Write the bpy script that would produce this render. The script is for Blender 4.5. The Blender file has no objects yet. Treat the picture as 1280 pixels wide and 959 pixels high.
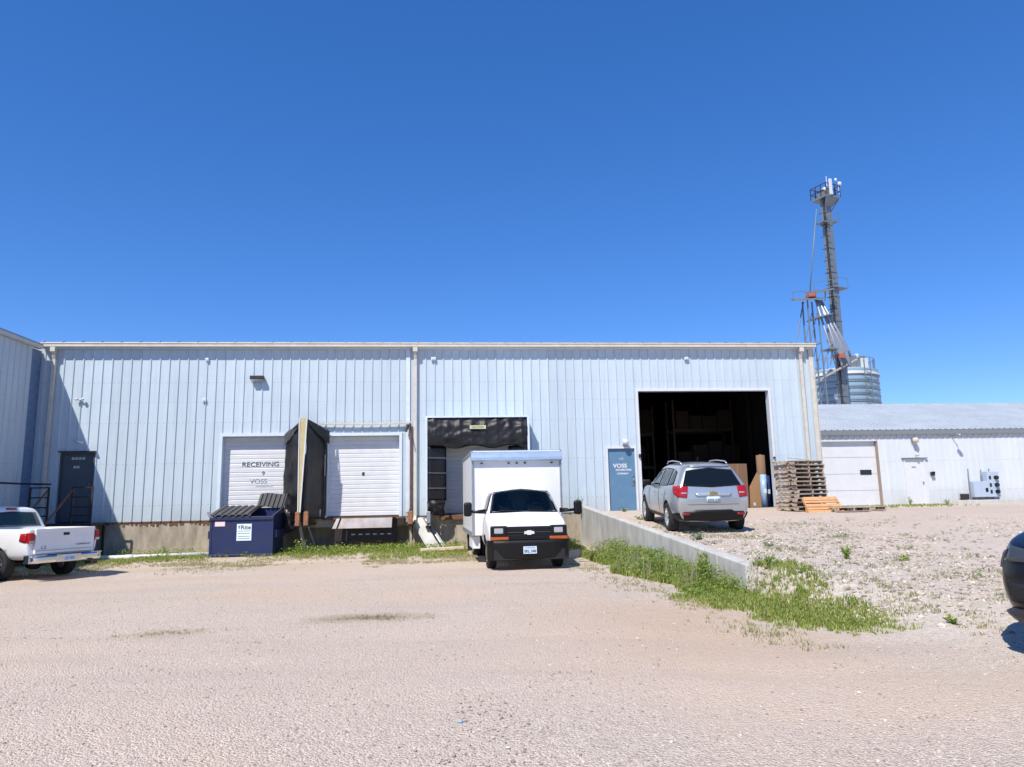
import bpy, bmesh, math, random
import numpy as np
from mathutils import Vector, Matrix, noise
from mathutils.bvhtree import BVHTree
rad = math.radians
S = bpy.context.scene
COL = S.collection
random.seed(7); RNG = np.random.default_rng(7)

# ------------------------------------------------------------ camera, sky, sun, exposure
cam = bpy.data.objects.new('camera', bpy.data.cameras.new('camera')); COL.objects.link(cam)
cam.matrix_world = Matrix.Translation((0, 0, 1.65)) @ Matrix.Rotation(-0.0967, 4, 'Z') @ Matrix.Rotation(math.pi/2+0.1602, 4, 'X') @ Matrix.Rotation(-0.0198, 4, 'Z')
cam.data.sensor_width = 36; cam.data.lens = 36*896.0/1280
cam.data.clip_start = .1; cam.data.clip_end = 3000
S.camera = cam
SUN = Vector((-0.44, -0.70, 1.0)).normalized()          # towards the sun
el = math.asin(SUN.z); az = math.atan2(SUN.x, SUN.y)
world = bpy.data.worlds.new('World'); S.world = world; world.use_nodes = True
wn = world.node_tree.nodes; wn.clear()
sky = wn.new('ShaderNodeTexSky'); sky.sky_type = 'NISHITA'; sky.sun_disc = False
sky.sun_elevation = el; sky.sun_rotation = az % (2*math.pi)
sky.air_density = .75; sky.dust_density = 0.0; sky.ozone_density = 3.0; sky.altitude = 2000
bg = wn.new('ShaderNodeBackground'); bg.inputs[1].default_value = 0.15
wo = wn.new('ShaderNodeOutputWorld')
hs = wn.new('ShaderNodeHueSaturation'); hs.inputs['Saturation'].default_value = 1.55; hs.inputs['Value'].default_value = 1.12; hs.inputs['Hue'].default_value = .514   # vivid midday blue
gm = wn.new('ShaderNodeGamma'); gm.inputs[1].default_value = .68
world.node_tree.links.new(sky.outputs[0], gm.inputs[0]); world.node_tree.links.new(gm.outputs[0], hs.inputs['Color']); world.node_tree.links.new(hs.outputs[0], bg.inputs[0]); world.node_tree.links.new(bg.outputs[0], wo.inputs[0])
sl = bpy.data.objects.new('sun', bpy.data.lights.new('sun', 'SUN')); COL.objects.link(sl)
sl.data.energy = 2.8; sl.data.angle = rad(.53); sl.data.color = (1, .945, .86)
sl.rotation_euler = SUN.to_track_quat('Z', 'Y').to_euler()
S.view_settings.view_transform = 'Standard'; S.view_settings.look = 'None'
S.view_settings.exposure = 1.0; S.view_settings.gamma = 1
S.render.engine = 'CYCLES'; S.cycles.max_bounces = 6

# ------------------------------------------------------------ materials
def mat(name, col, rough=.7, metal=0., var=.0, scale=3., stretch=(1, 1, 1), col2=None, spec=.5, bump=0., bscale=30., clear=0., detail=5, alpha=None):
    m = bpy.data.materials.new(name); m.use_nodes = True
    nt = m.node_tree; b = nt.nodes['Principled BSDF']
    b.inputs['Roughness'].default_value = rough; b.inputs['Metallic'].default_value = metal
    b.inputs['Specular IOR Level'].default_value = spec
    if clear: b.inputs['Coat Weight'].default_value = clear; b.inputs['Coat Roughness'].default_value = .05
    c1 = tuple(col)+(1,)
    if col2 is None: col2 = tuple(c*(1-var) for c in col)
    if var or tuple(col2) != tuple(col):
        tc = nt.nodes.new('ShaderNodeTexCoord'); mp = nt.nodes.new('ShaderNodeMapping'); mp.inputs['Scale'].default_value = stretch
        ns = nt.nodes.new('ShaderNodeTexNoise'); ns.inputs['Scale'].default_value = scale; ns.inputs['Detail'].default_value = detail; ns.inputs['Roughness'].default_value = .62
        rp = nt.nodes.new('ShaderNodeValToRGB'); rp.color_ramp.elements[0].position = .32; rp.color_ramp.elements[1].position = .68
        rp.color_ramp.elements[0].color = tuple(col2)+(1,); rp.color_ramp.elements[1].color = c1
        L = nt.links.new
        L(tc.outputs['Object'], mp.inputs[0]); L(mp.outputs[0], ns.inputs['Vector']); L(ns.outputs[0], rp.inputs[0]); L(rp.outputs[0], b.inputs['Base Color'])
    else: b.inputs['Base Color'].default_value = c1
    if bump:
        tc = nt.nodes.new('ShaderNodeTexCoord'); ns = nt.nodes.new('ShaderNodeTexNoise'); ns.inputs['Scale'].default_value = bscale; ns.inputs['Detail'].default_value = 4
        bp = nt.nodes.new('ShaderNodeBump'); bp.inputs['Strength'].default_value = bump; bp.inputs['Distance'].default_value = .02
        nt.links.new(tc.outputs['Object'], ns.inputs['Vector']); nt.links.new(ns.outputs[0], bp.inputs['Height']); nt.links.new(bp.outputs[0], b.inputs['Normal'])
    return m

def rib_siding(name, col, dirt):
    m = mat(name, col, rough=.42, spec=.45)
    nt = m.node_tree; b = nt.nodes['Principled BSDF']; L = nt.links.new; N = nt.nodes.new
    tc = N('ShaderNodeTexCoord')
    mp = N('ShaderNodeMapping'); mp.inputs['Scale'].default_value = (2.2, 2.2, .16); L(tc.outputs['Object'], mp.inputs[0])
    n1 = N('ShaderNodeTexNoise'); n1.inputs['Scale'].default_value = 3; n1.inputs['Detail'].default_value = 6; L(mp.outputs[0], n1.inputs['Vector'])
    sp = N('ShaderNodeSeparateXYZ'); L(tc.outputs['Object'], sp.inputs[0])
    dv = N('ShaderNodeMath'); dv.operation = 'DIVIDE'; dv.inputs[1].default_value = .915
    ad = N('ShaderNodeMath'); ad.operation = 'ADD'; L(sp.outputs[0], ad.inputs[0]); L(sp.outputs[1], ad.inputs[1]); L(ad.outputs[0], dv.inputs[0])
    fl = N('ShaderNodeMath'); fl.operation = 'FLOOR'; L(dv.outputs[0], fl.inputs[0])
    wn_ = N('ShaderNodeTexWhiteNoise'); wn_.noise_dimensions = '1D'; L(fl.outputs[0], wn_.inputs['W'])
    n2 = N('ShaderNodeTexNoise'); n2.inputs['Scale'].default_value = .9; n2.inputs['Detail'].default_value = 4; L(tc.outputs['Object'], n2.inputs['Vector'])
    m1 = N('ShaderNodeMix'); m1.data_type = 'RGBA'; m1.inputs[6].default_value = tuple(col)+(1,); m1.inputs[7].default_value = tuple(dirt)+(1,)
    r1 = N('ShaderNodeValToRGB'); r1.color_ramp.elements[0].position = .46; r1.color_ramp.elements[1].position = .85
    r1.color_ramp.elements[1].color = (.75, .75, .75, 1)
    L(n1.outputs[0], r1.inputs[0]); L(r1.outputs[0], m1.inputs[0])
    # grime along the bottom edge
    zr = N('ShaderNodeMapRange'); zr.inputs[1].default_value = 1.15; zr.inputs[2].default_value = 1.9; zr.inputs[3].default_value = .55; zr.inputs[4].default_value = 0.
    L(sp.outputs[2], zr.inputs[0])
    mm = N('ShaderNodeMath'); mm.operation = 'MULTIPLY'; L(zr.outputs[0], mm.inputs[0]); L(n2.outputs[0], mm.inputs[1])
    m3 = N('ShaderNodeMix'); m3.data_type = 'RGBA'; L(mm.outputs[0], m3.inputs[0]); L(m1.outputs[2], m3.inputs[6]); m3.inputs[7].default_value = (.32, .30, .27, 1)
    vm = N('ShaderNodeMapRange'); vm.inputs[3].default_value = .95; vm.inputs[4].default_value = 1.04; L(wn_.outputs[0], vm.inputs[0])
    # fastener rows on the girts and a few thin rust runs
    def mth(op, a, c=None):
        q = N('ShaderNodeMath'); q.operation = op
        for k, v in ((0, a), (1, c)):
            if v is None: continue
            if isinstance(v, (int, float)): q.inputs[k].default_value = v
            else: L(v, q.inputs[k])
        return q.outputs[0]
    zf = mth('ABSOLUTE', mth('SUBTRACT', mth('FRACT', mth('DIVIDE', mth('ADD', sp.outputs[2], .35), 1.35)), .5))
    row = mth('LESS_THAN', zf, .012)
    xf = mth('LESS_THAN', mth('ABSOLUTE', mth('SUBTRACT', mth('FRACT', mth('DIVIDE', ad.outputs[0], .1525)), .5)), .17)
    lap = mth('LESS_THAN', mth('ABSOLUTE', mth('SUBTRACT', sp.outputs[2], 5.06)), .009)
    mk = mth('ADD', mth('MULTIPLY', mth('MULTIPLY', row, xf), .3), mth('MULTIPLY', lap, .16))
    m4 = N('ShaderNodeMix'); m4.data_type = 'RGBA'; L(mk, m4.inputs[0]); L(m3.outputs[2], m4.inputs[6]); m4.inputs[7].default_value = (.16, .17, .19, 1)
    mp2 = N('ShaderNodeMapping'); mp2.inputs['Scale'].default_value = (9, 9, .45); L(tc.outputs['Object'], mp2.inputs[0])
    n4 = N('ShaderNodeTexNoise'); n4.inputs['Scale'].default_value = 1; n4.inputs['Detail'].default_value = 3; L(mp2.outputs[0], n4.inputs['Vector'])
    r4 = N('ShaderNodeValToRGB'); r4.color_ramp.elements[0].position = .70; r4.color_ramp.elements[1].position = .80; r4.color_ramp.elements[1].color = (.4, .4, .4, 1); L(n4.outputs[0], r4.inputs[0])
    m5 = N('ShaderNodeMix'); m5.data_type = 'RGBA'; L(r4.outputs[0], m5.inputs[0]); L(m4.outputs[2], m5.inputs[6]); m5.inputs[7].default_value = (.30, .24, .20, 1)
    m3 = m5
    m2 = N('ShaderNodeMix'); m2.data_type = 'RGBA'; m2.blend_type = 'MULTIPLY'; m2.inputs[0].default_value = 1
    L(m3.outputs[2], m2.inputs[6]); L(vm.outputs[0], m2.inputs[7]); L(m2.outputs[2], b.inputs['Base Color'])
    bp = N('ShaderNodeBump'); bp.inputs['Strength'].default_value = .5; bp.inputs['Distance'].default_value = .06
    L(n2.outputs[0], bp.inputs['Height']); L(bp.outputs[0], b.inputs['Normal'])
    return m

M = {}
M['siding'] = rib_siding('siding', (.50, .58, .635), (.40, .47, .52))
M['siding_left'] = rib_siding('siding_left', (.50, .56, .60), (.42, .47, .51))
M['siding_white'] = rib_siding('siding_white', (.60, .63, .65), (.54, .57, .59))
M['trim'] = mat('trim', (.62, .70, .78), .5, var=.12, scale=4)
M['beige'] = mat('beige', (.62, .58, .50), .5, var=.18, scale=5)
M['white'] = mat('white', (.66, .67, .68), .45, var=.08, scale=4)
M['doorwhite'] = mat('doorwhite', (.66, .67, .68), .45, var=.1, scale=3)
M['bluedoor'] = mat('bluedoor', (.11, .22, .34), .5, var=.15, scale=4)
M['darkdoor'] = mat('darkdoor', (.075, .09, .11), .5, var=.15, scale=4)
M['black'] = mat('black', (.012, .012, .014), .6)
M['tarp'] = mat('tarp', (.006, .006, .008), .5, var=.3, scale=6, bump=.5, bscale=7)
M['rubber'] = mat('rubber', (.018, .018, .018), .85)
M['greyplastic'] = mat('greyplastic', (.03, .03, .035), .5)
M['blackplastic'] = mat('blackplastic', (.0045, .0045, .005), .5, spec=.35)
M['concrete'] = mat('concrete', (.46, .40, .31), .9, col2=(.24, .20, .15), scale=2.2, stretch=(1.6, 1.6, .5), bump=.4, bscale=20, detail=8)
M['wallconcrete'] = mat('wallconcrete', (.58, .57, .53), .9, col2=(.40, .385, .35), scale=2.0, stretch=(1.4, 1.4, .6), bump=.35, bscale=24, detail=8)
M['rust'] = mat('rust', (.22, .10, .05), .85, col2=(.09, .05, .035), scale=6, bump=.3)
M['pad'] = mat('pad', (.40, .17, .08), .8, col2=(.20, .09, .05), scale=8)
M['galv'] = mat('galv', (.32, .35, .39), .45, metal=.4, var=.2, scale=3)
M['steel'] = mat('steel', (.26, .26, .28), .45, metal=.5, col2=(.19, .15, .135), scale=2.5)
M['darksteel'] = mat('darksteel', (.045, .035, .035), .6, metal=.3, var=.4, scale=8)
M['roofsheet'] = mat('roofsheet', (.50, .54, .57), .5, metal=.15, var=.15, scale=.8)
M['whitepaint'] = mat('whitepaint', (.80, .81, .82), .3, spec=.5, clear=.4, var=.03, scale=3)
M['oldwhite'] = mat('oldwhite', (.78, .79, .80), .32, clear=.4, col2=(.70, .70, .68), scale=2)
M['silver'] = mat('silver', (.47, .49, .50), .30, metal=.6, clear=.7)
M['carblack'] = mat('carblack', (.005, .005, .006), .35, clear=.25)
M['boxwhite'] = mat('boxwhite', (.76, .77, .78), .4, var=.06, scale=2)
M['boxcap'] = mat('boxcap', (.36, .47, .60), .35, metal=.3, var=.15, scale=5)
M['cabin'] = mat('cabin', (.20, .23, .21), .8, var=.2)
def thin_glass(name, tint):
    m = bpy.data.materials.new(name); m.use_nodes = True; nt = m.node_tree; nt.nodes.clear(); N = nt.nodes.new
    o = N('ShaderNodeOutputMaterial'); g = N('ShaderNodeBsdfGlossy'); g.inputs['Roughness'].default_value = .04; tr = N('ShaderNodeBsdfTransparent'); tr.inputs[0].default_value = tuple(tint)+(1,)
    f = N('ShaderNodeFresnel'); f.inputs[0].default_value = 1.55; mx = N('ShaderNodeMixShader')
    nt.links.new(f.outputs[0], mx.inputs[0]); nt.links.new(tr.outputs[0], mx.inputs[1]); nt.links.new(g.outputs[0], mx.inputs[2]); nt.links.new(mx.outputs[0], o.inputs[0]); return m
M['windscreen'] = thin_glass('windscreen', (.50, .60, .57))
M['glass'] = mat('glass', (.006, .008, .010), .06, spec=.45)
M['glassgreen'] = mat('glassgreen', (.02, .034, .032), .06, spec=.8)
M['chrome'] = mat('chrome', (.75, .76, .78), .15, metal=1)
M['badgesilver'] = mat('badgesilver', (.75, .76, .78), .35, metal=.2)
M['alloy'] = mat('alloy', (.60, .62, .64), .3, metal=.7)
M['redlens'] = mat('redlens', (.36, .006, .01), .25, clear=.15)
M['smokedlens'] = mat('smokedlens', (.05, .055, .06), .15, clear=.3)
M['clearlens'] = mat('clearlens', (.45, .47, .50), .12, clear=1, metal=.3)
M['amber'] = mat('amber', (.40, .085, .01), .25, clear=.2)
M['gold'] = mat('gold', (.65, .50, .22), .25, metal=.8)
M['plate'] = mat('plate', (.55, .66, .78), .4)
M['ink'] = mat('ink', (.05, .07, .10), .6)
M['greyink'] = mat('greyink', (.18, .24, .28), .6)
M['faintink'] = mat('faintink', (.45, .49, .52), .6)
M['dumpblue'] = mat('dumpblue', (.010, .022, .10), .45, col2=(.022, .030, .075), scale=3, detail=8)
M['lid'] = mat('lid', (.075, .072, .07), .5, var=.2, scale=5)
M['decal'] = mat('decal', (.70, .80, .83), .5)
M['decalpink'] = mat('decalpink', (.75, .60, .62), .5)
M['yellow'] = mat('yellow', (.46, .37, .15), .7, col2=(.52, .45, .28), scale=4)
M['signyellow'] = mat('signyellow', (.50, .50, .28), .6)
M['oldwood'] = mat('oldwood', (.56, .46, .36), .9, col2=(.27, .205, .155), scale=9, stretch=(1, 1, 3))
M['newwood'] = mat('newwood', (.62, .34, .16), .8, col2=(.50, .25, .11), scale=6)
M['palewood'] = mat('palewood', (.68, .54, .42), .8, var=.15, scale=6)
M['cardboard'] = mat('cardboard', (.22, .13, .08), .85, var=.1, scale=3)
M['jtape'] = mat('jtape', (.28, .18, .11), .6)
M['shadedcarton'] = mat('shadedcarton', (.035, .024, .018), .9, var=.3, scale=1)  # carton brown darkened, the doorway's shade is put into the colour
M['bluewrap'] = mat('bluewrap', (.22, .38, .62), .25, col2=(.40, .55, .75), scale=9)
M['navywrap'] = mat('navywrap', (.03, .05, .18), .3)
M['interior'] = mat('interior', (.035, .032, .03), .9, var=.2, scale=1)  # near-black lining and floor, indoor gloom painted into the colour
M['shadedrack'] = mat('shadedrack', (.04, .017, .012), .6)  # rack orange darkened to hold the indoor shade
M['orange'] = mat('orange', (.42, .11, .05), .6)
M['bin'] = mat('bin', (.26, .39, .48), .5, metal=.1, var=.15, scale=.5)
M['binroof'] = mat('binroof', (.62, .64, .62), .5, metal=.2, var=.08, scale=.5)
M['leggrey'] = mat('leggrey', (.20, .24, .27), .55, metal=.3, var=.2, scale=.6)
M['ebox'] = mat('ebox', (.42, .50, .60), .5, var=.08)
M['pvc'] = mat('pvc', (.72, .73, .72), .5, var=.15, scale=8)
M['rock'] = mat('rock', (.62, .56, .52), .9, col2=(.38, .34, .31), scale=9)

def leafmat(name, c1, c2, c3):
    m = mat(name, c1, rough=.6, spec=.25); nt = m.node_tree; b = nt.nodes['Principled BSDF']
    g = nt.nodes.new('ShaderNodeNewGeometry'); r = nt.nodes.new('ShaderNodeValToRGB')
    r.color_ramp.elements[0].color = tuple(c1)+(1,); r.color_ramp.elements[1].color = tuple(c2)+(1,)
    e = r.color_ramp.elements.new(.85); e.color = tuple(c2)+(1,); r.color_ramp.elements[2].color = tuple(c3)+(1,); r.color_ramp.elements[1].position = .5
    nt.links.new(g.outputs['Random Per Island'], r.inputs[0]); nt.links.new(r.outputs[0], b.inputs['Base Color'])
    b.inputs['Subsurface Weight'].default_value = 0
    t = nt.nodes.new('ShaderNodeBsdfTranslucent'); mx = nt.nodes.new('ShaderNodeMixShader'); mx.inputs[0].default_value = .35
    nt.links.new(r.outputs[0], t.inputs[0]); nt.links.new(b.outputs[0], mx.inputs[1]); nt.links.new(t.outputs[0], mx.inputs[2])
    nt.links.new(mx.outputs[0], nt.nodes['Material Output'].inputs[0]); return m
M['grass'] = leafmat('grass', (.15, .24, .035), (.28, .36, .06), (.50, .45, .20))
M['drygrass'] = leafmat('drygrass', (.26, .30, .10), (.42, .39, .21), (.52, .46, .30))
M['weed'] = leafmat('weed', (.10, .20, .03), (.23, .34, .05), (.40, .44, .12))
M['weedpale'] = leafmat('weedpale', (.14, .22, .10), (.22, .30, .15), (.32, .36, .2))
M['flower'] = mat('flower', (.65, .58, .08), .6)

# ground material -----------------------------------------------------------
def ground_material():
    m = bpy.data.materials.new('gravel_ground'); m.use_nodes = True; nt = m.node_tree; N = nt.nodes.new; L = nt.links.new
    b = nt.nodes['Principled BSDF']; b.inputs['Roughness'].default_value = .95; b.inputs['Specular IOR Level'].default_value = .15
    tc = N('ShaderNodeTexCoord'); P = tc.outputs['Object']
    def noise_(s, d=4, r=.55, off=None):
        n = N('ShaderNodeTexNoise'); n.inputs['Scale'].default_value = s; n.inputs['Detail'].default_value = d; n.inputs['Roughness'].default_value = r
        if off:
            mp = N('ShaderNodeMapping'); mp.inputs['Location'].default_value = off; L(P, mp.inputs[0]); L(mp.outputs[0], n.inputs['Vector'])
        else: L(P, n.inputs['Vector'])
        return n.outputs[0]
    def ramp(i, a, c, ca=(0, 0, 0), cc=(1, 1, 1)):
        r = N('ShaderNodeValToRGB'); r.color_ramp.elements[0].position = a; r.color_ramp.elements[1].position = c
        r.color_ramp.elements[0].color = tuple(ca)+(1,); r.color_ramp.elements[1].color = tuple(cc)+(1,); L(i, r.inputs[0]); return r.outputs[0]
    def mix(f, a, c, mode='MIX'):
        x = N('ShaderNodeMix'); x.data_type = 'RGBA'; x.blend_type = mode
        for k, v in ((0, f), (6, a), (7, c)):
            if isinstance(v, (int, float)): x.inputs[k].default_value = v
            elif isinstance(v, tuple): x.inputs[k].default_value = v+(1,) if len(v) == 3 else v
            else: L(v, x.inputs[k])
        return x.outputs[2]
    def math_(op, a, c=None):
        x = N('ShaderNodeMath'); x.operation = op; x.use_clamp = False
        for k, v in ((0, a), (1, c)):
            if v is None: continue
            if isinstance(v, (int, float)): x.inputs[k].default_value = v
            else: L(v, x.inputs[k])
        return x.outputs[0]
    vor = N('ShaderNodeTexVoronoi'); vor.inputs['Scale'].default_value = 48; L(P, vor.inputs['Vector'])
    vor2 = N('ShaderNodeTexVoronoi'); vor2.inputs['Scale'].default_value = 24; L(P, vor2.inputs['Vector'])
    sp = N('ShaderNodeSeparateXYZ'); L(P, sp.inputs[0]); X, Y = sp.outputs[0], sp.outputs[1]
    # fine pink-beige gravel
    base = mix(ramp(noise_(.35, 5), .35, .65), (.50, .425, .36), (.62, .53, .45))
    vbw = N('ShaderNodeSeparateColor'); L(vor.outputs['Color'], vbw.inputs[0])
    stone = N('ShaderNodeValToRGB'); stone.color_ramp.interpolation = 'LINEAR'; L(vbw.outputs[0], stone.inputs[0])
    for k, (p_, c_) in enumerate([(0, (.20, .165, .135)), (.2, (.44, .37, .31)), (.55, (.58, .49, .41)), (.85, (.68, .60, .52)), (1, (.88, .82, .74))]):
        e = stone.color_ramp.elements[k] if k < 2 else stone.color_ramp.elements.new(p_)
        e.position = p_; e.color = c_+(1,)
    coarse = ramp(noise_(.7, 6, .7, (9, 2, 0)), .38, .62)
    base = mix(math_('ADD', math_('MULTIPLY', coarse, .5), .35), base, stone.outputs[0])
    vor3 = N('ShaderNodeTexVoronoi'); vor3.inputs['Scale'].default_value = 105; L(P, vor3.inputs['Vector']); vs3 = N('ShaderNodeSeparateColor'); L(vor3.outputs['Color'], vs3.inputs[0])
    fine = mix(.5, base, ramp(vs3.outputs[0], 0, 1, (.30, .245, .20), (.86, .75, .64)), 'MIX')
    # tan hard-packed patches
    tanm = ramp(noise_(.23, 4, .5, (3, 7, 1)), .52, .66)
    fine = mix(math_('MULTIPLY', tanm, .7), fine, (.60, .48, .37))
    # wheel-tracks running along the yard: darker, coarser bands, plus fine dark grit
    mp = N('ShaderNodeMapping'); mp.inputs['Rotation'].default_value = (0, 0, .35); mp.inputs['Scale'].default_value = (.12, .9, 1); L(P, mp.inputs[0])
    tn = N('ShaderNodeTexNoise'); tn.inputs['Scale'].default_value = 1; tn.inputs['Detail'].default_value = 5; L(mp.outputs[0], tn.inputs['Vector'])
    fine = mix(math_('MULTIPLY', ramp(tn.outputs[0], .48, .66), .3), fine, (.43, .37, .32))
    grit = ramp(noise_(38, 4, .8, (1, 1, 1)), .60, .70)
    fine = mix(math_('MULTIPLY', grit, .35), fine, (.24, .21, .20))
    # rocky greyish area on the right
    rx = math_('ADD', X, math_('MULTIPLY', noise_(.5, 5), 5.)); rmask = N('ShaderNodeMapRange'); rmask.inputs[1].default_value = 6.6; rmask.inputs[2].default_value = 8.; L(rx, rmask.inputs[0])
    ry = math_('ADD', Y, math_('MULTIPLY', noise_(.6, 5, .6, (2, 8, 0)), 7.)); ymask = N('ShaderNodeMapRange'); ymask.inputs[1].default_value = 17.; ymask.inputs[2].default_value = 22.; ymask.inputs[3].default_value = 1; ymask.inputs[4].default_value = 0; L(ry, ymask.inputs[0])
    yl = N('ShaderNodeMapRange'); yl.inputs[1].default_value = 8.5; yl.inputs[2].default_value = 10.5; L(math_('ADD', Y, math_('MULTIPLY', noise_(.6, 5, .6, (2, 8, 0)), 5.)), yl.inputs[0])
    rock = mix(ramp(noise_(11, 6, .8), .35, .65), (.46, .42, .375), (.66, .60, .53))
    vb2 = N('ShaderNodeSeparateColor'); L(vor2.outputs['Color'], vb2.inputs[0])
    rock = mix(.5, rock, ramp(vb2.outputs[1], .0, 1., (.42, .38, .34), (.76, .71, .64)))
    rock = mix(math_('MULTIPLY', ramp(noise_(1.6, 5, .7, (5, 5, 0)), .50, .68), .5), rock, (.40, .38, .26))
    col = mix(math_('MULTIPLY', math_('MULTIPLY', math_('MULTIPLY', rmask.outputs[0], ymask.outputs[0]), yl.outputs[0]), .8), fine, rock)
    # reddish bare soil just left of the bank and two dry mud patches
    def blob(cx, cy, rx_, ry_, soft=.6):
        a = math_('POWER', math_('DIVIDE', math_('SUBTRACT', X, cx), rx_), 2); c = math_('POWER', math_('DIVIDE', math_('SUBTRACT', Y, cy), ry_), 2)
        d = math_('ADD', math_('SQRT', math_('ADD', a, c)), math_('MULTIPLY', math_('SUBTRACT', noise_(2.2, 5, .7), .5), 1.6))
        r = N('ShaderNodeMapRange'); r.inputs[1].default_value = 1-soft; r.inputs[2].default_value = 1+soft*.5; r.inputs[3].default_value = 1; r.inputs[4].default_value = 0; L(math_('ADD', d, math_('MULTIPLY', math_('SUBTRACT', noise_(9, 5, .8), .5), 1.2)), r.inputs[0]); return r.outputs[0]
    col = mix(math_('MULTIPLY', blob(2.7, 9.4, 1.7, 2.4, .9), .7), col, (.56, .41, .28))
    col = mix(math_('MULTIPLY', blob(-1.15, 10.9, .95, .42), .62), col, (.27, .215, .13))
    col = mix(math_('MULTIPLY', blob(-.1, 13.5, 3.2, 1.6, .9), .45), col, (.60, .46, .34))
    col = mix(math_('MULTIPLY', blob(-4.5, 17.2, 4.2, 1.3, .9), .45), col, (.58, .46, .35))
    col = mix(math_('MULTIPLY', blob(-3.7, 10.2, .6, .32), .5), col, (.34, .28, .18))
    col = mix(math_('MULTIPLY', blob(-5.5, 19.8, 7., .5, .8), .6), col, (.50, .41, .30))
    # grass soil strip near dock
    col = mix(math_('MULTIPLY', blob(-1.0, 10.85, .42, .15, .5), .7), col, (.15, .12, .075))
    col = mix(math_('MULTIPLY', ramp(noise_(.16, 3, .5, (4, 1, 6)), .42, .62), .35), col, (.62, .50, .41))
    col = mix(1., col, (1.09, 1.055, 1.02), 'MULTIPLY')
    L(col, b.inputs['Base Color'])
    bp = N('ShaderNodeBump'); bp.inputs['Strength'].default_value = .75; bp.inputs['Distance'].default_value = .02
    h = math_('ADD', math_('MULTIPLY', vor.outputs['Distance'], -1.2), math_('MULTIPLY', vor3.outputs['Distance'], -.6))
    h = math_('ADD', h, math_('MULTIPLY', noise_(5, 5, .7), 1.3))
    L(h, bp.inputs['Height']); L(bp.outputs[0], b.inputs['Normal'])
    return m
M['ground'] = ground_material()

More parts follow.
